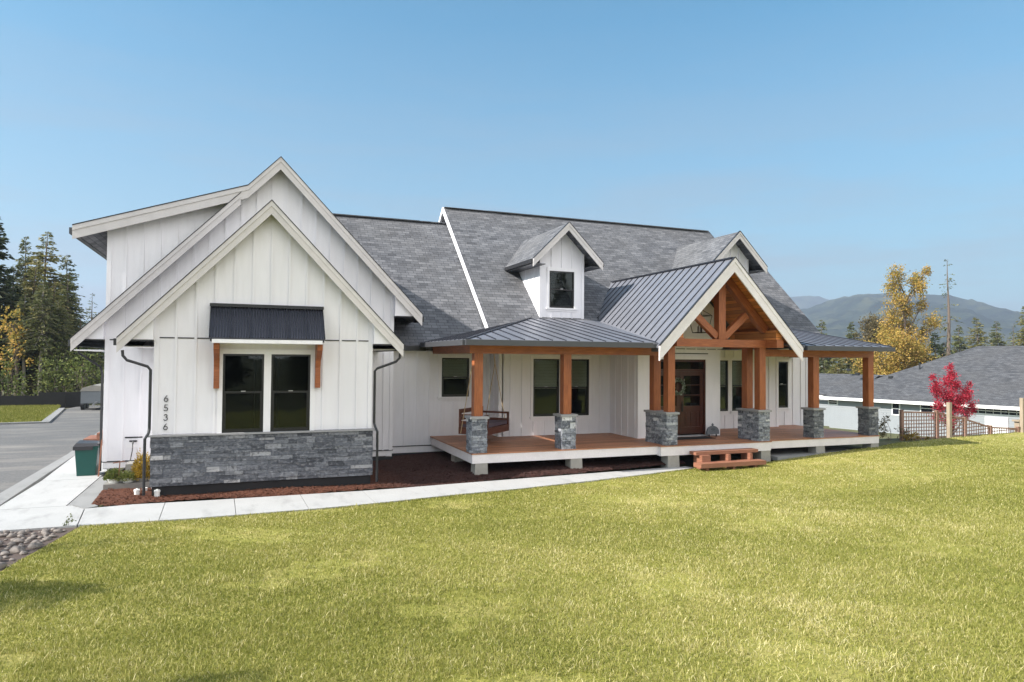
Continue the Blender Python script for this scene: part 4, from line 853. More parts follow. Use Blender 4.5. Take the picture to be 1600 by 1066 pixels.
b = MB(); b.tube([(cx, cy, zt_+.2), (cx, cy, ZQ-.2)], .008, 6); b.build('chain', M['gutter'], ln)
b = MB()
for dx, dy in ((.06, 0), (-.05, .05), (-.03, -.06)): b.tube([(cx+dx, cy+dy, zb_+.02), (cx+dx, cy+dy, zb_+.2)], .014, 8)
b.tube([(cx-.17, cy, zb_+.01), (cx+.17, cy, zb_+.01)], .01, 6); b.build('candle', M['gutter'], ln)
# wreath
def leaves_np(P, Dn, L_, W_, r, bend=None):
    """quads (rhombus-like leaves) at P pointing along Dn"""
    n = len(P); Dn = Dn/np.linalg.norm(Dn, axis=1)[:, None]; rv = r.normal(size=(n, 3)); S = np.cross(Dn, rv); S /= np.linalg.norm(S, axis=1)[:, None]+1e-9
    L_ = np.asarray(L_).reshape(-1, 1); W_ = np.asarray(W_).reshape(-1, 1)
    V = np.stack([P, P+Dn*L_*.5+S*W_*.5, P+Dn*L_, P+Dn*L_*.5-S*W_*.5], 1).reshape(-1, 3); return V, np.arange(n*4).reshape(n, 4)
r = np.random.RandomState(2); n = 420; th = r.rand(n)*6.283; rad = .21+r.normal(0, .03, n)
P = np.stack([13.20+rad*np.cos(th), 18.79+r.normal(0, .02, n), 2.33+rad*np.sin(th)], 1); D = np.stack([-np.sin(th)+.5*np.cos(th), r.normal(-.3, .3, n), np.cos(th)+.5*np.sin(th)], 1)+r.normal(0, .4, (n, 3))
V, F = leaves_np(P, D, r.uniform(.06, .11, n), r.uniform(.03, .05, n), r); tag(fast_mesh('wreath', V, F, leaf_mat('eucalyptus', [(0, (.06, .09, .05)), (.6, (.18, .22, .15)), (1, (.5, .52, .44))], .2), r.rand(n)), 'grey green leafy wreath hanging on the dark front door', 'wreath')
b = MB(); b.box(12.70, 14.15, 18.10, 18.62, .702, .716); tag(b.build('door_mat', M['fabric']), 'black mat lying on the deck before the front door', 'doormat')
# dome-shaped tin ornament
od = thing('porch_ornament', 'grey dome shaped tin ornament with a small knob beside the front door', 'ornament', (14.42, 18.6, .70))
b = MB(); pr = [(.25*math.cos(R(a_)), .27*max(0, math.sin(R(a_)))**.75) for a_ in range(0, 181, 9)]; b.poly([[(14.42+x, 18.58, .78+z) for x, z in pr]], (0, .05, 0)); b.build('dome', M['slate'], od)
b = MB(); b.lathe([(.012, 0), (.035, .02), (.04, .05), (.02, .08), (.005, .1)], (14.42, 18.605, 1.045), 12); b.build('knob', M['slate'], od)
for dx in (-.14, .14): b = MB(); b.box(14.42+dx-.012, 14.42+dx+.012, 18.58, 18.62, .702, .785); b.build('leg', M['gutter'], od)
b = MB(); b.box(14.33, 14.5, 18.575, 18.579, .93, .945); b.box(14.36, 14.48, 18.575, 18.579, .97, .982); b.tube([(14.36, 18.577, .88), (14.42, 18.577, .90), (14.50, 18.577, .88)], .006, 5); b.build('painted_marks', M['frame'], od)
# concrete planter step, pots and plants by the garage wall
b = MB(); b.box(-2.9, -1.93, 18.12, 19.9, -.05, .24); o = b.build('paver_block', M['paver']); o.modifiers.new('b', 'BEVEL').width = .02; tag(o, 'low grey paver block carrying the potted plants against the garage', 'paver block')
b = MB(); b.box(-2.62, -2.05, 19.3, 19.85, .25, .52); o = b.build('stepping_stone', M['paver']); o.modifiers.new('b', 'BEVEL').width = .03; tag(o, 'square stone block behind the potted plants below the tap', 'stone block')
def bush(name, label, cat, c, rx, rz_, n, m, ll, seed, group=None, stems=True, spiky=.5, parent=None):
    r = np.random.RandomState(seed); t = thing(name, label, cat, (c[0], c[1], c[2]), group)
    u = r.normal(size=(n, 3)); u /= np.linalg.norm(u, axis=1)[:, None]; u[:, 2] = np.abs(u[:, 2]); rad = r.rand(n)**.4
    ph = np.sin(u[:, 0]*5+seed)*np.cos(u[:, 1]*6+seed*2); rad = rad*(1+.18*ph)
    P = np.array(c)+u*rad[:, None]*np.array([rx, rx, rz_]); D = u*spiky+r.normal(0, .4, (n, 3))+np.array([0, 0, .4])
    V, F = leaves_np(P, D, ll*r.uniform(.6, 1.4, n), ll*.35*r.uniform(.6, 1.4, n), r); fast_mesh('foliage', V, F, M[m], np.clip(.5+.25*r.randn(n)+.15*ph, 0, 1), t)
    if stems:
        b = MB()
        for i in range(7):
            a_ = r.rand()*6.28; b.tube([tuple(c), (c[0]+math.cos(a_)*rx*.6, c[1]+math.sin(a_)*rx*.6, c[2]+rz_*.7)], [.012, .004], 5)
        b.build('stem', M['bark'], t)
    return t
bush('golden_shrub', 'golden cone shaped shrub in a tray beside the black downspout', 'shrub', (-2.14, 18.38, .28), .23, .62, 2600, 'gold', .055, 3, spiky=1.2)
bush('potted_heather', 'green plant in a white pot at the left end of the paver block', 'plant', (-2.72, 18.35, .30), .20, .24, 1500, 'heather', .05, 4, 'low potted plants on the paver block', spiky=1)
bush('potted_heather', 'dark green plant between the white pot and the golden shrub', 'plant', (-2.43, 18.28, .29), .19, .20, 1500, 'bushleaf', .045, 5, 'low potted plants on the paver block', spiky=1)
for x, lab, w_ in ((-2.72, 'white plastic pot holding the left plant on the paver block', .13), (-2.43, 'white tray under the dark green plant on the paver block', .14), (-2.14, 'grey tray under the golden shrub beside the downspout', .15)):
    b = MB(); b.lathe([(w_*.75, .241), (w_, .32), (w_*1.08, .325), (w_*1.08, .335), (w_*.9, .335), (w_*.9, .31)], (x, 18.33, 0), 18); tag(b.build('plant_pot', M['white'] if x < -2.3 else M['paver']), lab, 'plant pot')
b = MB(); b.bar((-2.62, 18.3, .3), (-2.60, 18.32, .72), .02, .012, up=(0, 1, 0)); b.bar((-2.74, 18.3, .70), (-2.50, 18.33, .73), .015, .02); tag(b.build('plant_stake', M['step']), 'small orange wooden cross stake standing among the potted plants', 'stake')
for i, (x, y, lab) in enumerate(((-2.13, 17.45, 'white capped pipe at the left of the three in the mulch'), (-1.70, 17.2, 'white capped pipe nearest the walkway in the mulch'), (-2.02, 17.85, 'white pipe behind the other two at the foot of the downspout'))):
    t = thing('drain_pipe', lab, 'pipe', (x, y, .05), 'white drain pipes standing in the mulch')
    b = MB(); b.lathe([(.055, 0), (.055, .14), (.05, .14)], (x, y, .03), 18); b.build('pipe', M['white'], t)
    if i < 2: b = MB(); b.lathe([(.064, 0), (.064, .035), (.058, .045), (.02, .047), (.018, .065)], (x, y, .165), 18); b.build('cap', M['white'], t)
# green wheelie bin
bn = thing('waste_bin', 'green plastic bin with a black lid standing beside the garage wall', 'bin', (-3.72, 20.95, .06))
b = MB(); x0, x1, y0, y1 = -3.98, -3.46, 20.72, 21.2
b.hexa([(x0+.05, y0+.05, .065), (x1-.05, y0+.05, .065), (x1-.05, y1-.03, .065), (x0+.05, y1-.03, .065)], [(x0, y0, .82), (x1, y0, .82), (x1, y1, .82), (x0, y1, .82)]); b.box(x0-.02, x1+.02, y0-.02, y1+.02, .795, .83)
o = b.build('body', M['green'], bn); o.modifiers.new('b', 'BEVEL').width = .03; o.modifiers['b'].segments = 3
b = MB(); b.hexa([(x0-.03, y0-.05, .835), (x1+.03, y0-.05, .835), (x1+.03, y1+.02, .835), (x0-.03, y1+.02, .835)], [(x0+.03, y0+.02, .92), (x1-.03, y0+.02, .90), (x1-.03, y1, .92), (x0+.03, y1, .95)]); b.box(x0-.03, x1-.1, y0-.05, y0-.025, .74, .834)
o = b.build('lid', M['blacklid'], bn); o.modifiers.new('b', 'BEVEL').width = .015
for xx in (x0+.06, x1-.06): b = MB(); b.tube([(xx-.02, y1+.03, .16), (xx+.02, y1+.03, .16)], .1, 14); b.build('wheel', M['gutter'], bn)
b = MB(); b.bar((-3.40, 20.55, .06), (-3.36, 20.66, 1.0), .035, .02, up=(0, 1, 0)); tag(b.build('wooden_stake', M['step']), 'thin wooden stake leaning against the garage corner by the bin', 'stake')
# orange side steps
ss = thing('side_steps', 'small orange wooden stair against the side of the garage', 'steps', (-4.5, 28.1, .05))
for i in range(3):
    x0 = -5.05+i*.4; b = MB(); b.box(x0, x0+.44, 27.6, 28.9, .06+.19*(i+1), .11+.19*(i+1), ax=(0, 1, 0)); b.build('tread', M['step'], ss)
for y in (27.62, 28.84): b = MB(); b.poly([[(-5.0, y, .06), (-5.0, y, .245), (-4.65, y, .245), (-4.65, y, .435), (-4.25, y, .435), (-4.25, y, .625), (-3.5, y, .625), (-3.5, y, .06)]], (0, .05, 0)); b.build('stringer', M['step'], ss)
b = MB(); b.box(-3.85, -3.36, 27.6, 28.9, .63, .68); b.build('landing', M['step'], ss)
for zt2 in (1.6,): b = MB(); b.box(-3.62, -3.54, 27.7, 27.78, .68, 1.7); b.box(-3.62, -3.36, 27.7, 27.78, 1.7, 1.78); b.build('railing', M['step'], ss)
# silt fence at the back of the drive
SFX = [(-40, 1.15), (-26, 1.0), (-17, 1.15), (-13.2, 1.05), (-11.35, .80), (-9.95, 1.0), (-8.72, 1.0)]
sf = thing('silt_fence', 'long black fabric fence with stepped top along the grass before the forest', 'fence', (-13, 49, 0))
for (xa, ha), (xb, hb) in zip(SFX[:-1], SFX[1:]):
    b = MB(); nn = max(2, int((xb-xa)/.5)); rr2 = random.Random(int(xa*7))
    for i in range(nn):
        u0, u1 = xa+(xb-xa)*i/nn, xa+(xb-xa)*(i+1)/nn; j0 = .03*math.sin(u0*5); j1 = .03*math.sin(u1*5)
        b.box(u0, u1, 49+j0, 49.012+j0, -.02, hb-.02-abs(math.sin(u0*2.3))*.04)
    b.build('fabric_panel', M['fabric'], sf); b = MB(); b.box(xa-.02, xa+.02, 49.05, 49.09, 0, max(ha, hb)+.03); b.build('fence_stake', M['tan'], sf)
# grey trailer and stacked panels behind the garage
tr = thing('utility_trailer', 'grey covered trailer parked at the far end of the driveway', 'trailer', (-8.0, 46, 0))
b = MB(); b.box(-8.5, -7.0, 45.5, 48.2, .45, 1.15); b.build('body', M['slate'], tr)
b = MB(); b.poly([[(-8.55, 45.45, 1.15), (-8.4, 45.45, 1.35), (-7.9, 45.45, 1.5), (-7.3, 45.45, 1.42), (-6.95, 45.45, 1.15)]], (0, 2.8, 0)); b.build('cover', M['paver'], tr)
for y in (46.3, 47.2): b = MB(); b.tube([(-8.6, y, .32), (-8.42, y, .32)], .3, 16); b.build('wheel', M['gutter'], tr)
b = MB(); b.bar((-7.7, 45.5, .5), (-7.7, 44.4, .42), .08, .08); b.build('tow_bar', M['steel'], tr)
cv = thing('camper_van', 'white tall van parked beyond the corner of the garage', 'van', (-6.6, 45, 0))
b = MB(); b.box(-6.80, -4.8, 42.2, 47.5, .45, 3.0); o = b.build('body', M['white'], cv); o.modifiers.new('b', 'BEVEL').width = .18; o.modifiers['b'].segments = 3
b = MB(); b.box(-6.3, -5.3, 42.17, 42.199, 1.5, 2.2); b.box(-6.82, -6.801, 43, 44.2, 1.6, 2.2); b.build('window', M['frame'], cv)
for x, y in ((-6.7, 43.2), (-6.7, 46.4), (-5.0, 43.2), (-5.0, 46.4)): b = MB(); b.tube([(x-.12, y, .38), (x+.12, y, .38)], .37, 18); b.build('wheel', M['gutter'], cv)
# ============================================================ NEIGHBOUR
nb = thing('neighbour_house', 'low pale blue house with a wide grey hipped roof beyond the lattice fence', 'house', (56, 38, -2.7))
A = Vector((48.7, 47.5)); u_ = Vector((.219, -.976)).normalized(); v_ = Vector((.976, .219)).normalized(); dp = 16.5
def NP(a, c, z): q = A+u_*a+v_*c; return (q.x, q.y, z)
zr2 = 4.6; LN = 34
b = MB(); b.poly([[NP(0, 0, .02), NP(9.3, dp/2, zr2), NP(LN-8, dp/2, zr2), NP(LN, 0, .02)]], (0, 0, -.15)); b.poly([[NP(0, dp, .02), NP(9.3, dp/2, zr2), NP(0, 0, .02)]], (0, 0, -.15)); b.poly([[NP(LN, dp, .02), NP(LN-8, dp/2, zr2), NP(9.3, dp/2, zr2), NP(0, dp, .02)]], (0, 0, -.15)); b.poly([[NP(LN, 0, .02), NP(LN-8, dp/2, zr2), NP(LN, dp, .02)]], (0, 0, -.15))
b.poly([[NP(-9, 1.2, .03), NP(-5, 5, 2.0), NP(2.6, 5, 2.0), NP(2.6, 1.2, .3)]], (0, 0, -.12)); b.poly([[NP(-9, 9, .03), NP(-5, 5, 2.0), NP(-9, 1.2, .03)]], (0, 0, -.12)); b.poly([[NP(4, 9, .03), NP(4, 5, 2.0), NP(-5, 5, 2.0), NP(-9, 9, .03)]], (0, 0, -.12))
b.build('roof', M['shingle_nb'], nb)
def nbox(b, a0, a1, c0, c1, z0, z1): return b.hexa([NP(a0, c0, z0), NP(a1, c0, z0), NP(a1, c1, z0), NP(a0, c1, z0)], [NP(a0, c0, z1), NP(a1, c0, z1), NP(a1, c1, z1), NP(a0, c1, z1)])
b = MB(); nbox(b, .4, LN-.4, .6, dp-.6, -2.9, -.12); nbox(b, -8.5, .38, 1.8, 8.6, -2.9, -.12)
for i in range(13): nbox(b, .38, LN-.4, .585, .6, -2.6+i*.19, -2.6+i*.19+.16); nbox(b, -8.5, .36, 1.785, 1.8, -2.6+i*.19, -2.6+i*.19+.16)
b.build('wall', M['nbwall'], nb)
b = MB(); nbox(b, -.05, LN, -.12, 0, -.22, .03); nbox(b, -9.1, -.08, 1.05, 1.18, -.22, .05); nbox(b, 0, LN, .01, .58, -.2, -.16); b.build('eave_gutter', M['white'], nb)
def nwin(a0, a1, z0, z1, nm='window'):
    b = MB(); nbox(b, a0-.1, a1+.1, .54, .584, z0-.1, z1+.1); w_ = b.build(nm, M['white'], nb)
    b = MB(); nbox(b, a0, a1, .525, .539, z0, z1); b.build('pane', M['panel'], w_); b = MB(); nbox(b, a0, a1, .515, .524, (z0+z1)/2-.03, (z0+z1)/2+.03)
    if a1-a0 > 2:
        for q in np.arange(a0+.5, a1, .5): nbox(b, q-.02, q+.02, .515, .524, z0, z1)
    b.build('frame', M['white'], w_)
nwin(.42, 1.15, -.62, -.28); nwin(6.05, 6.55, -1.15, -.22); nwin(8.3, 9.15, -.80, -.24); nwin(11.9, 16.4, -.62, -.22)
b = MB(); nbox(b, 13.0, 14.2, .54, .584, -2.7, -1.0); gd = b.build('garage_door', M['white'], nb)
b = MB(); nbox(b, 12.85, 13.0, .50, .584, -2.7, -.85); nbox(b, 14.2, 14.35, .50, .584, -2.7, -.85); nbox(b, 13.0, 14.2, .50, .584, -.999, -.85); b.build('door_trim', M['rakew'], gd)
for a_, c_, w2, hh in ((1.2, 3.6, .3, .15), (4.4, 3.2, .3, .15), (6.3, 4.6, .1, .55), (13.0, 7.9, .35, .2), (15.5, 5.6, .1, .5), (19.3, 6.3, .35, .15), (0, 4.3, .3, .12)):
    zz = .02+(zr2-.02)*c_/(dp/2); b = MB()
    if hh > .4: b.tube([NP(a_, c_, zz-.1), NP(a_, c_, zz+hh)], .06, 8)
    else: nbox(b, a_, a_+w2, c_-.15, c_+.15, zz-.1, zz+hh)
    b.build('roof_vent', M['gutter'], nb)
# lattice fence
lf = thing('lattice_fence', 'weathered brown lattice fence along the edge of the lawn behind the red maple', 'fence', (26, 19, -.1))
fpts = [(1408, 644, 692), (1463, 645, 690), (1507, 655, 686), (1547, 668, 681), (1590, 670, 677), (1640, 672, 674)]
FY = 19.0
def fp(u, v, Y=FY):
    U_ = (u-800); V_2 = (v-533); a_ = U_*cr+V_2*sr; c_ = -U_*sr+V_2*cr; d = Fw*1072.84+R0*a_-U0*c_; k_ = Y/d.y; return Vector((0, 0, H))+d*k_
fn = [(fp(u, vt), fp(u, vb)) for u, vt, vb in fpts]
for i in range(len(fn)-1):
    (t0, b0), (t1, b1) = fn[i], fn[i+1]; b = MB(); wd = (t1-t0).x; n_ = max(3, int(wd/.135))
    tl, tr_ = t0.copy(), t1.copy()
    if i == 1: tl.z -= .02
    for k in range(1, n_): f_ = k/n_; p_ = tl.lerp(tr_, f_); q_ = b0.lerp(b1, f_); b.bar((p_.x, FY, p_.z), (q_.x, FY, q_.z-.1), .035, .012, up=(0, 1, 0))
    hz_ = max(t0.z, t1.z)-b0.z; m_ = int(hz_/.135)+1
    for k in range(m_):
        za = b0.z-.1+k*.135; 
        xa, xb = t0.x, t1.x
        if za > min(tl.z, tr_.z):
            f_ = (za-tr_.z)/(tl.z-tr_.z+1e-6)
            if f_ > 1: continue
            xb = t1.x+(t0.x-t1.x)*f_ if tl.z > tr_.z else xb
        b.bar((xa, FY-.014, za), (xb, FY-.014, za+(b1.z-b0.z)*(xb-xa)/wd), .012, .035)
    b.build('lattice_panel', M['lattice'], lf); b = MB(); b.bar((t0.x, FY-.01, t0.z), (t1.x, FY-.01, t1.z), .05, .06); b.build('top_rail', M['lattice'], lf)
for i, (t0, b0) in enumerate(fn[:-1]):
    b = MB(); b.box(t0.x-.05, t0.x+.05, FY-.06, FY+.04, b0.z-.4, t0.z+.06); b.box(t0.x-.065, t0.x+.065, FY-.075, FY+.055, t0.z+.06, t0.z+.085); b.build('fence_post', M['lattice'], lf)
for (u, vt, vb, Y, w_), lab in (((1483, 629, 690, 18.5, .13), 'tall pale timber post in front of the red maple'), ((1597, 622, 678, 18.9, .13), 'tall pale timber post at the right end of the lawn edge')):
    t0, b0 = fp(u, vt, Y), fp(u, vb, Y); b = MB(); b.box(t0.x-w_/2, t0.x+w_/2, Y-w_/2, Y+w_/2, b0.z-.4, t0.z, ax=(0, 0, 1)); o = b.build('timber_post', M['tan']); tag(o, lab, 'post', 'tall timber posts at the lawn edge')
t0, b0 = fp(1592, 656, 19.3), fp(1592, 678, 19.3); pt = thing('garden_bench', 'small brown wooden bench end by the right timber post', 'bench', (t0.x, 19.3, b0.z))
b = MB(); b.box(t0.x-.22, t0.x+.5, 19.15, 19.45, t0.z-.07, t0.z); b.build('seat', M['tan'], pt)
for dx in (-.1, .4): b = MB(); b.box(t0.x+dx-.04, t0.x+dx+.04, 19.2, 19.4, b0.z-.4, t0.z-.071); b.build('leg', M['tan'], pt)

# ============================================================ TREES
def conifer_mesh(seed, h=14., rad=2.3, whorls=60, per=8, sprays=34, z0=.12, m='needle', sparse=0., ll=.34, top=1.0):
    r = np.random.RandomState(seed); V, F, T = [], [], []; tb = MB(); lean = r.normal(0, .012, 2)
    def ax(z): return np.array([lean[0]*z+.08*np.sin(z*.6+seed), lean[1]*z, z])
    tb.tube([tuple(ax(z)) for z in np.linspace(-.3, h, 9)], list(np.linspace(.19*h/14+.03, .015, 9)), 8)
    P, D, LL, TT = [], [], [], []
    for i in range(whorls):
        f = (i+r.rand()*.7)/whorls; z = h*(z0+(1-z0)*f)
        if r.rand() < sparse: continue
        base = rad*(1-f)**.75*(1 if f > .12 else .55+f*3.7)
        for k in range(per if f < .85 else 4):
            if r.rand() < .15+sparse*.5: continue
            a = r.rand()*6.283; L_ = base*r.uniform(.55, 1.15)+.12; dr_ = r.uniform(.05, .4)-(f-.6)*.7; o = ax(z); tint = .45+.18*r.randn()
            dx = np.array([math.cos(a), math.sin(a), 0]); sd = np.array([-dx[1], dx[0], 0])
            if L_ > .8: tb.tube([tuple(o), tuple(o+dx*L_*.55+np.array([0, 0, -dr_*L_*.3])), tuple(o+dx*L_*.95+np.array([0, 0, -dr_*L_*.75]))], [.035, .02, .006], 4, cap=False)
            n = int(sprays*(.35+L_/rad)); t = r.uniform(.12, 1.05, n); w_ = r.uniform(-1, 1, n)*.30*L_*(1.1-t)+r.normal(0, .04, n)
            p = o+dx*(L_*t)[:, None]+sd*w_[:, None]; p[:, 2] += -dr_*L_*t**1.5*.9+r.normal(0, .05, n)
            d = dx*.9+sd*np.sign(w_)[:, None]*r.uniform(.1, .9, (n, 1))+np.array([0, 0, -.35])+r.normal(0, .25, (n, 3))
            P.append(p); D.append(d); LL.append(r.uniform(.6, 1.3, n)*ll*(.55+.45*(1-f))); TT.append(np.clip(tint+.15*r.randn(n)+.15*(t-.5), 0, 1))
    P, D, LL, TT = map(np.concatenate, (P, D, LL, TT)); V, F = leaves_np(P, D, LL, LL*.42, r)
    return tb, V, F, TT, m
def register(kind, data, bark='bark'):
    tb, V, F, T, m = data; t = tb.build('trunk', M[bark]); c = fast_mesh('crown', V, F, M[m], T); me = (t.data, c.data)
    bpy.data.objects.remove(t); bpy.data.objects.remove(c); KIND[kind] = me
KIND = {}
register('fir_a', conifer_mesh(1)); register('fir_b', conifer_mesh(2, rad=2.6, m='needley', whorls=56)); register('fir_c', conifer_mesh(3, rad=2.0, m='needled', sparse=.12, ll=.42))
register('fir_d', conifer_mesh(4, rad=1.9, m='needle', sparse=.3, per=5, sprays=14)); register('snag', conifer_mesh(5, h=16, rad=1.1, whorls=34, per=4, sprays=9, sparse=.35, z0=.3, m='needle', ll=.3))
register('tallstem', conifer_mesh(6, rad=2.2, z0=.45, m='needle', sparse=.15), 'barkp'); register('fir_e', conifer_mesh(8, rad=3.2, whorls=50, m='needley', ll=.42))
def tree(kind, base, h, label, cat='tree', group=None, rz=0, sx=1., name='conifer_tree', h0=14.):
    t = thing(name, label, cat, base, group, rz); s = h/h0; t.scale = (s*sx, s*sx, s)
    for nm, me in zip(('trunk', 'crown'), KIND[kind]):
        o = bpy.data.objects.new(nm, me); COL.objects.link(o); o.parent = t
    return t
def put(kind, u, vt, Y, label, group=None, zb=None, **k):
    p = fp(u, vt, Y); zb_ = float(g(p.x, p.y)) if zb is None else zb; return tree(kind, (p.x, p.y, zb_), p.z-zb_, label, group=group, rz=(u*37 % 360)/57.3, **k)
GLf = 'conifers of the forest behind the grass on the left'
for kd, u, v, Y, lab, sx in (
    ('fir_c', -6, 328, 56, 'dark drooping conifer cut by the left edge of the photo', 1.15), ('fir_a', 38, 370, 69, 'tall grey green conifer second from the left edge', 1.0), ('fir_b', 72, 362, 66, 'tallest conifer in the middle of the left forest', 1.25),
    ('fir_b', 54, 408, 60, 'olive conifer in front of the two tall ones', 1.3), ('fir_a', 98, 398, 67, 'broad conifer just right of the tallest one', 1.2), ('fir_a', 112, 428, 62, 'lower conifer on the right shoulder of the forest', 1.2),
    ('fir_d', 143, 458, 74, 'small pointed conifer beside the garage eave', 1.1), ('fir_c', 18, 418, 58, 'shorter dark conifer beside the one at the left edge', 1.3), ('fir_b', 84, 440, 57, 'bright olive conifer with low branches at the forest edge', 1.4),
    ('fir_d', 128, 492, 60, 'low conifer under the garage roof corner', 1.5), ('fir_a', 152, 500, 66, 'low dark conifer partly behind the garage eave', 1.5), ('tallstem', 66, 440, 54, 'conifer with a bare pale trunk in the middle of the forest edge', 1.1),
    ('tallstem', 92, 470, 55, 'slim conifer with bare trunk left of the trailer', 1.2), ('tallstem', 136, 505, 57, 'slim conifer with bare trunk behind the trailer', 1.3), ('tallstem', 40, 460, 55, 'slim conifer with bare trunk beside the autumn maple', 1.2),
    ('fir_c', -40, 360, 60, 'dark conifer just outside the left edge', 1.2), ('fir_b', -75, 340, 64, 'olive conifer far outside the left edge', 1.2), ('fir_a', -120, 350, 62, 'grey green conifer farthest left', 1.2), ('fir_e', 15, 470, 62, 'wide olive conifer filling the forest behind the maple', 1.3), ('fir_e', 105, 480, 63, 'wide olive conifer filling the forest behind the trailer', 1.3), ('fir_e', 62, 470, 64, 'wide olive conifer filling the middle of the forest', 1.3)):
    put(kd, u, v, Y, lab, GLf, sx=sx)
GRf = 'conifers beyond the neighbouring roof'
for kd, u, v, Y, lab, sx in (
    ('fir_a', 1288, 500, 62, 'dark conifer just right of the main roof slope', 1.2), ('fir_a', 1330, 503, 66, 'pointed dark conifer between the house roof and the brown tree', 1.3), ('fir_b', 1310, 545, 58, 'olive conifer seen under the porch roof', 1.5), ('fir_e', 1345, 550, 60, 'wide olive conifer seen between the last two porch posts', 1.3),
    ('snag', 1481, 405, 52, 'thin ragged conifer with a nearly bare top', 1.2), ('fir_c', 1458, 520, 60, 'dark conifer low at the right of the golden tree', 1.4), ('fir_a', 1502, 508, 66, 'small grey green conifer right of the thin ragged one', 1.2), ('fir_b', 1527, 496, 64, 'broad olive conifer over the end of the neighbouring ridge', 1.35),
    ('fir_a', 1561, 502, 66, 'dark conifer above the middle of the neighbouring ridge', 1.2), ('fir_d', 1582, 508, 68, 'small sparse conifer above the neighbouring ridge', 1.3), ('fir_b', 1603, 478, 58, 'tall olive conifer cut by the right edge of the photo', 1.1), ('fir_e', 1395, 545, 66, 'wide dark conifer behind the golden tree', 1.3),
    ('fir_c', 1440, 540, 56, 'low dark conifer beneath the thin ragged one', 1.5), ('fir_c', 1475, 535, 58, 'low dark conifer between the golden tree and the neighbouring ridge', 1.5), ('fir_a', 1270, 540, 70, 'conifer behind the right end of the porch roof', 1.4), ('fir_a', 1640, 490, 60, 'conifer outside the right edge', 1.2)):
    put(kd, u, v, Y, lab, GRf, sx=sx, zb=-2.9, h0=16. if kd == 'snag' else 14.)
def leafy(name, label, u, vb, Y, blobs, n, m, ll, seed, zb=None, clump=.12, cat='tree', bark='bark', tw=.16, group=None, dens=1., spread=.75):
    """broadleaf tree: blobs = (u, v, radius_m) picture positions of clumps at plane Y"""
    r = np.random.RandomState(seed); p0 = fp(u, vb, Y)
    if zb is not None: p0.z = zb
    t = thing(name, label, cat, tuple(p0), group); tb = MB(); P, D, T = [], [], []; tot = sum(b_[2]**2 for b_ in blobs)
    tops = [fp(bu, bv, Y) for bu, bv, _ in blobs]; hz = max(q.z for q in tops)
    spine = [p0+Vector((0, 0, -.2)), p0+Vector((0, 0, (hz-p0.z)*.3)), Vector((p0.x, p0.y, p0.z+(hz-p0.z)*.6)), Vector((tops[0].x*.6+p0.x*.4, p0.y, p0.z+(hz-p0.z)*.9))]
    tb.tube(spine, [tw, tw*.8, tw*.5, tw*.15], 8)
    for (bu, bv, br), c in zip(blobs, tops):
        c = c+Vector((0, r.normal()*br*spread, 0)); s0 = Vector((p0.x, p0.y, max(p0.z+.25*(hz-p0.z)*.6, c.z-abs(c.x-p0.x)*1.1-br)))
        m1 = s0.lerp(c, .5)+Vector((r.normal()*.1*br, r.normal()*.1*br, -.1*br)); tb.tube([s0, m1, c], [tw*.4, tw*.22, tw*.06], 5, cap=False)
        for _ in range(6):
            e_ = c+Vector(r.normal(size=3)*br*.6); tb.tube([m1.lerp(c, r.uniform(.3, .9)), e_], [tw*.12, tw*.03], 4, cap=False)
        k = int(n*br**2/tot*dens); uu = r.normal(size=(k, 3)); uu /= np.linalg.norm(uu, axis=1)[:, None]
        rad = r.rand(k)**.5*(1+.35*np.sin(uu[:, 0]*4+seed+bu)*np.cos(uu[:, 2]*5+bv)); pp = np.array(c)+uu*rad[:, None]*br*(.8+.5*r.rand(k))[:, None]*np.array([1, .9, 1.15])
        # gather into twig clumps
        q = r.randint(0, k, k//14+1); cl = pp[q]; ci = r.randint(0, len(cl), k); mixf = (r.rand(k) < .75)[:, None]; pp = np.where(mixf, cl[ci]+r.normal(0, br*clump, (k, 3)), pp)
        P.append(pp); D.append(uu+r.normal(0, .9, (k, 3))+np.array([0, 0, -.2])); tn = r.rand(len(cl)); T.append(np.clip(.25+.45*tn[ci]+.15*r.randn(k), 0, 1))
    P, D, T = map(np.concatenate, (P, D, T)); V, F = leaves_np(P, D, ll*r.uniform(.6, 1.4, len(P)), ll*.7*r.uniform(.6, 1.3, len(P)), r)
    tb.build('trunk', M[bark], t); fast_mesh('crown', V, F, M[m], T, t); return t
leafy('autumn_tree', 'tall golden orange autumn tree standing behind the neighbouring house', 1415, 610, 56,
      [(1401, 428, .9), (1404, 448, 1.0), (1432, 438, 1.0), (1440, 425, .55), (1424, 452, .8), (1403, 472, 1.0), (1405, 495, 1.1), (1420, 485, .9), (1438, 478, .7), (1400, 520, 1.2), (1425, 510, 1.2), (1445, 505, .9), (1392, 540, 1.6), (1415, 545, 1.7), (1440, 535, 1.5), (1452, 520, .8), (1385, 565, 1.7), (1408, 575, 1.8), (1435, 565, 1.6), (1395, 595, 1.7), (1370, 178+420, 1.4), (1425, 590, 1.5)], 34000, 'autumn', .19, 21, clump=.22, zb=-2.9, tw=.25)
leafy('autumn_branch_tree', 'bare brown leaved tree between the dark conifers and the golden tree', 1368, 600, 62, [(1358, 512, 1.3), (1368, 506, 1.2), (1378, 515, 1.2), (1362, 530, 1.6), (1376, 535, 1.6), (1368, 550, 1.8)], 9000, 'brownleaf', .20, 22, zb=-2.9, tw=.18)
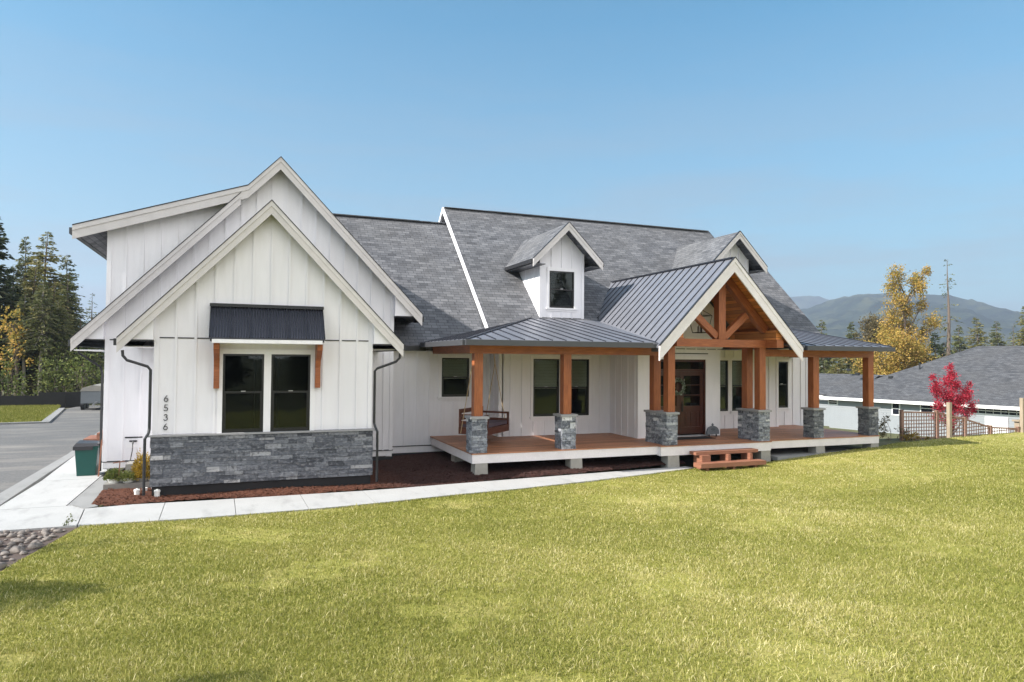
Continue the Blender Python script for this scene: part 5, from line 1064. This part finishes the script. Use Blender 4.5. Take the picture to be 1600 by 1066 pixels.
leafy('red_maple', 'small crimson leaved maple behind the lattice fence', 1489, 690, 20.2, [(1486, 575, .15), (1490, 587, .2), (1484, 597, .24), (1495, 602, .22), (1458, 590, .12), (1462, 602, .2), (1468, 613, .24), (1513, 600, .12), (1508, 612, .2), (1480, 618, .3), (1498, 622, .28), (1489, 634, .3), (1466, 634, .22), (1513, 634, .2), (1520, 642, .12), (1465, 652, .2), (1478, 657, .24), (1492, 655, .22), (1505, 648, .2), (1489, 668, .17), (1511, 622, .16)], 13000, 'maple', .055, 23, clump=.28, zb=-.35, tw=.035, spread=.4)
leafy('forest_maple', 'yellow and orange leaved maple among the conifers at the left', 25, 625, 54, [(10, 515, 1.0), (22, 505, .9), (35, 520, 1.0), (44, 533, .8), (15, 540, 1.0), (30, 548, 1.0), (5, 560, 1.0)], 900, 'autumn', .2, 24, zb=0, tw=.14, group=None)
US = 'green bushes along the forest edge'
for i, (u, v, w_, lab) in enumerate(((12, 590, 1.3, 'green bush behind the left end of the silt fence'), (72, 592, 1.2, 'green bush behind the lowered part of the silt fence'), (100, 580, 1.5, 'yellow green bush behind the right part of the silt fence'), (128, 575, 1.5, 'bright green bush left of the trailer'), (146, 585, 1.6, 'green bush behind the trailer'), (85, 565, 1.0, 'round green bush between the bare trunks'))):
    leafy('forest_bush', lab, u, 628, 51.5+i % 3, [(u-8, v, w_*.8), (u+8, v+4, w_*.8), (u, v-10, w_*.6), (u-3, v+18, w_*.9), (u+10, v+20, w_*.9)], 650, 'bushleaf' if i % 3 else 'heather', .17, 40+i, zb=0, cat='bush', tw=.06, group=US)
leafy('garden_bush', 'sparse leafy bush between the last porch pier and the lattice fence', 1392, 692, 19.2, [(1382, 655, .18), (1392, 665, .22), (1402, 675, .25), (1385, 678, .22), (1412, 682, .2), (1378, 668, .15)], 800, 'brownleaf', .06, 61, zb=-.1, cat='bush', tw=.015)
leafy('garden_bush', 'low rusty plant in front of the left lattice panel', 1430, 692, 18.7, [(1425, 680, .15), (1435, 683, .15), (1443, 686, .12), (1418, 684, .14)], 600, 'gold', .05, 62, zb=.1, cat='bush', tw=.01)
leafy('walk_weed', 'spindly weed at the corner of the lawn and the walkway', 107, 824, 14.85, [(106, 812, .05), (110, 808, .05), (103, 818, .05), (112, 816, .04)], 70, 'heather', .035, 63, zb=.05, cat='weed', tw=.004)
# off to the left and behind the camera (their shadows and reflections reach the picture)
OFF = 'trees across the road outside the photo'
r9 = random.Random(4)
for i, (x, y, h_) in enumerate(((-27, 20, 14), (-29, 27, 15), (-31, 34, 14), (-26, 15.5, 12), (-33, 41, 15), (-30, 23.5, 13))): tree('fir_c' if i % 2 else 'fir_d', (x, y, 0), h_, 'conifer standing west of the driveway outside the photo', group='conifers west of the driveway', rz=i)
for i in range(13):
    a_ = R(-35+i*9.5+r9.uniform(-2, 2)); d_ = r9.uniform(34, 46); tree(('fir_a', 'fir_b', 'fir_e', 'fir_c')[i % 4], (d_*math.sin(a_)+4, -d_*math.cos(a_)+12, 0), r9.uniform(9, 13), 'conifer across the road behind the camera', group=OFF, rz=i, sx=1.3)
KIND['round'] = KIND['fir_e']
tree('fir_a', (-12.4, 6.9, 0), 9.3, 'dense conifer at the road edge left of the lawn', group=None, sx=1.0)
tree('tallstem', (-14.5, 10.2, 0), 9.5, 'bare stemmed conifer at the road edge left of the lawn', group=None, sx=1.5)
tree('fir_d', (-13.6, 12.9, 0), 9.5, 'sparse conifer at the drive entrance left of the lawn', group=None, rz=2, sx=.9)

# ============================================================ MOUNTAINS
def bear(u, v):
    q = fp(u, v, 1000.)-Vector((0, 0, H)); return math.degrees(math.atan2(q.x, q.y)), q.z/math.hypot(q.x, q.y)
def mountains(name, prof, D, d0, d1, seed, amp, bmin, bmax, nb_, m):
    bs = [bear(u, v) for u, v in prof]; B0 = np.linspace(bmin, bmax, nb_); el_ = np.interp(B0, [q[0] for q in bs], [q[1] for q in bs])
    ds = np.linspace(d0, d1, 70); X, Yd_ = np.meshgrid(B0, ds); E_ = np.interp(B0, [q[0] for q in bs], [q[1] for q in bs])[None, :]
    f = sm(d0, D, Yd_)**1.15*np.where(Yd_ > D, 1-.6*sm(D, d1, Yd_), 1)
    r = np.random.RandomState(seed); nz_ = np.zeros_like(f)
    for k in range(1, 7):
        a1, a2, p1, p2 = r.uniform(.5, 1.4)*k*1.1, r.uniform(.001, .003)*k*1.4, r.rand()*6, r.rand()*6; nz_ += (1-np.abs(np.sin(X*a1*.35+p1+Yd_*a2*.6)*np.cos(Yd_*a2+p2+X*.2*k)))/k**.9
    nz_ = nz_/nz_.max(); Z = H+E_*D*f*(1-amp*(1-nz_)*(1-np.exp(-((Yd_-D)/180.)**2)*.9))-20*(1-f)+r.normal(0, 1.6, f.shape)
    A_2 = np.radians(X); V = np.stack([(Yd_*np.sin(A_2)).ravel(), (Yd_*np.cos(A_2)).ravel(), Z.ravel()], 1); n1 = nb_
    I = np.arange(70*n1).reshape(70, n1); F = np.stack([I[:-1, :-1].ravel(), I[:-1, 1:].ravel(), I[1:, 1:].ravel(), I[1:, :-1].ravel()], 1)
    return tag(fast_mesh(name, V, F, m), kind='structure')
def hill_mat():
    m, t, b = mat('forested_slope'); oc = obj_co(t); f = noise(t, oc, .012, 8, .7); k = noise(t, oc, .0016, 5, .6)
    c = ramp(t, f, [(.38, (.004, .008, .006)), (.5, (.018, .028, .016)), (.62, (.06, .065, .035))]); c = mixc(t, c, (.085, .085, .07), ramp(t, k, [(.55, (0,0,0)), (.68, (.8,.8,.8))]))
    t.links.new(c, b.inputs['Base Color']); b.inputs['Roughness'].default_value = 1; b.inputs['Specular IOR Level'].default_value = 0; bump(t, b, f, 18, 1); return m
M['hill'] = hill_mat()
mountains('mountain', [(-400, 545), (400, 540), (900, 520), (1100, 500), (1200, 488), (1262, 482), (1298, 470), (1325, 463), (1350, 459.5), (1400, 458), (1450, 459), (1482, 460.5), (1502, 466), (1520, 469), (1535, 474), (1555, 481), (1580, 485), (1600, 488), (1650, 494), (1750, 505), (2100, 530), (2600, 545)], 2500, 900, 3300, 3, .35, -20, 85, 330, M['hill'])
mountains('far_mountain', [(900, 500), (1100, 480), (1180, 470), (1232, 464), (1262, 462), (1280, 463), (1300, 471), (1330, 476), (1420, 480), (1600, 505), (1900, 520)], 4000, 3300, 4600, 9, .25, 20, 75, 160, M['hill'])
# ---- haze
hz_m = bpy.data.materials.new('air_haze'); hz_m.use_nodes = True; t = hz_m.node_tree; t.nodes.clear()
o_ = t.nodes.new('ShaderNodeOutputMaterial'); pv = t.nodes.new('ShaderNodeVolumePrincipled'); pv.inputs['Density'].default_value = .00030; pv.inputs['Color'].default_value = (.60, .70, .88, 1); pv.inputs['Anisotropy'].default_value = .2
t.links.new(pv.outputs[0], o_.inputs['Volume'])
b = MB(); b.box(-1500, 4700, -600, 4800, -60, 420); hz = tag(b.build('haze', hz_m), kind='stuff'); hz['label'] = 'pale blue haze over the distant hills'; hz['category'] = 'haze'
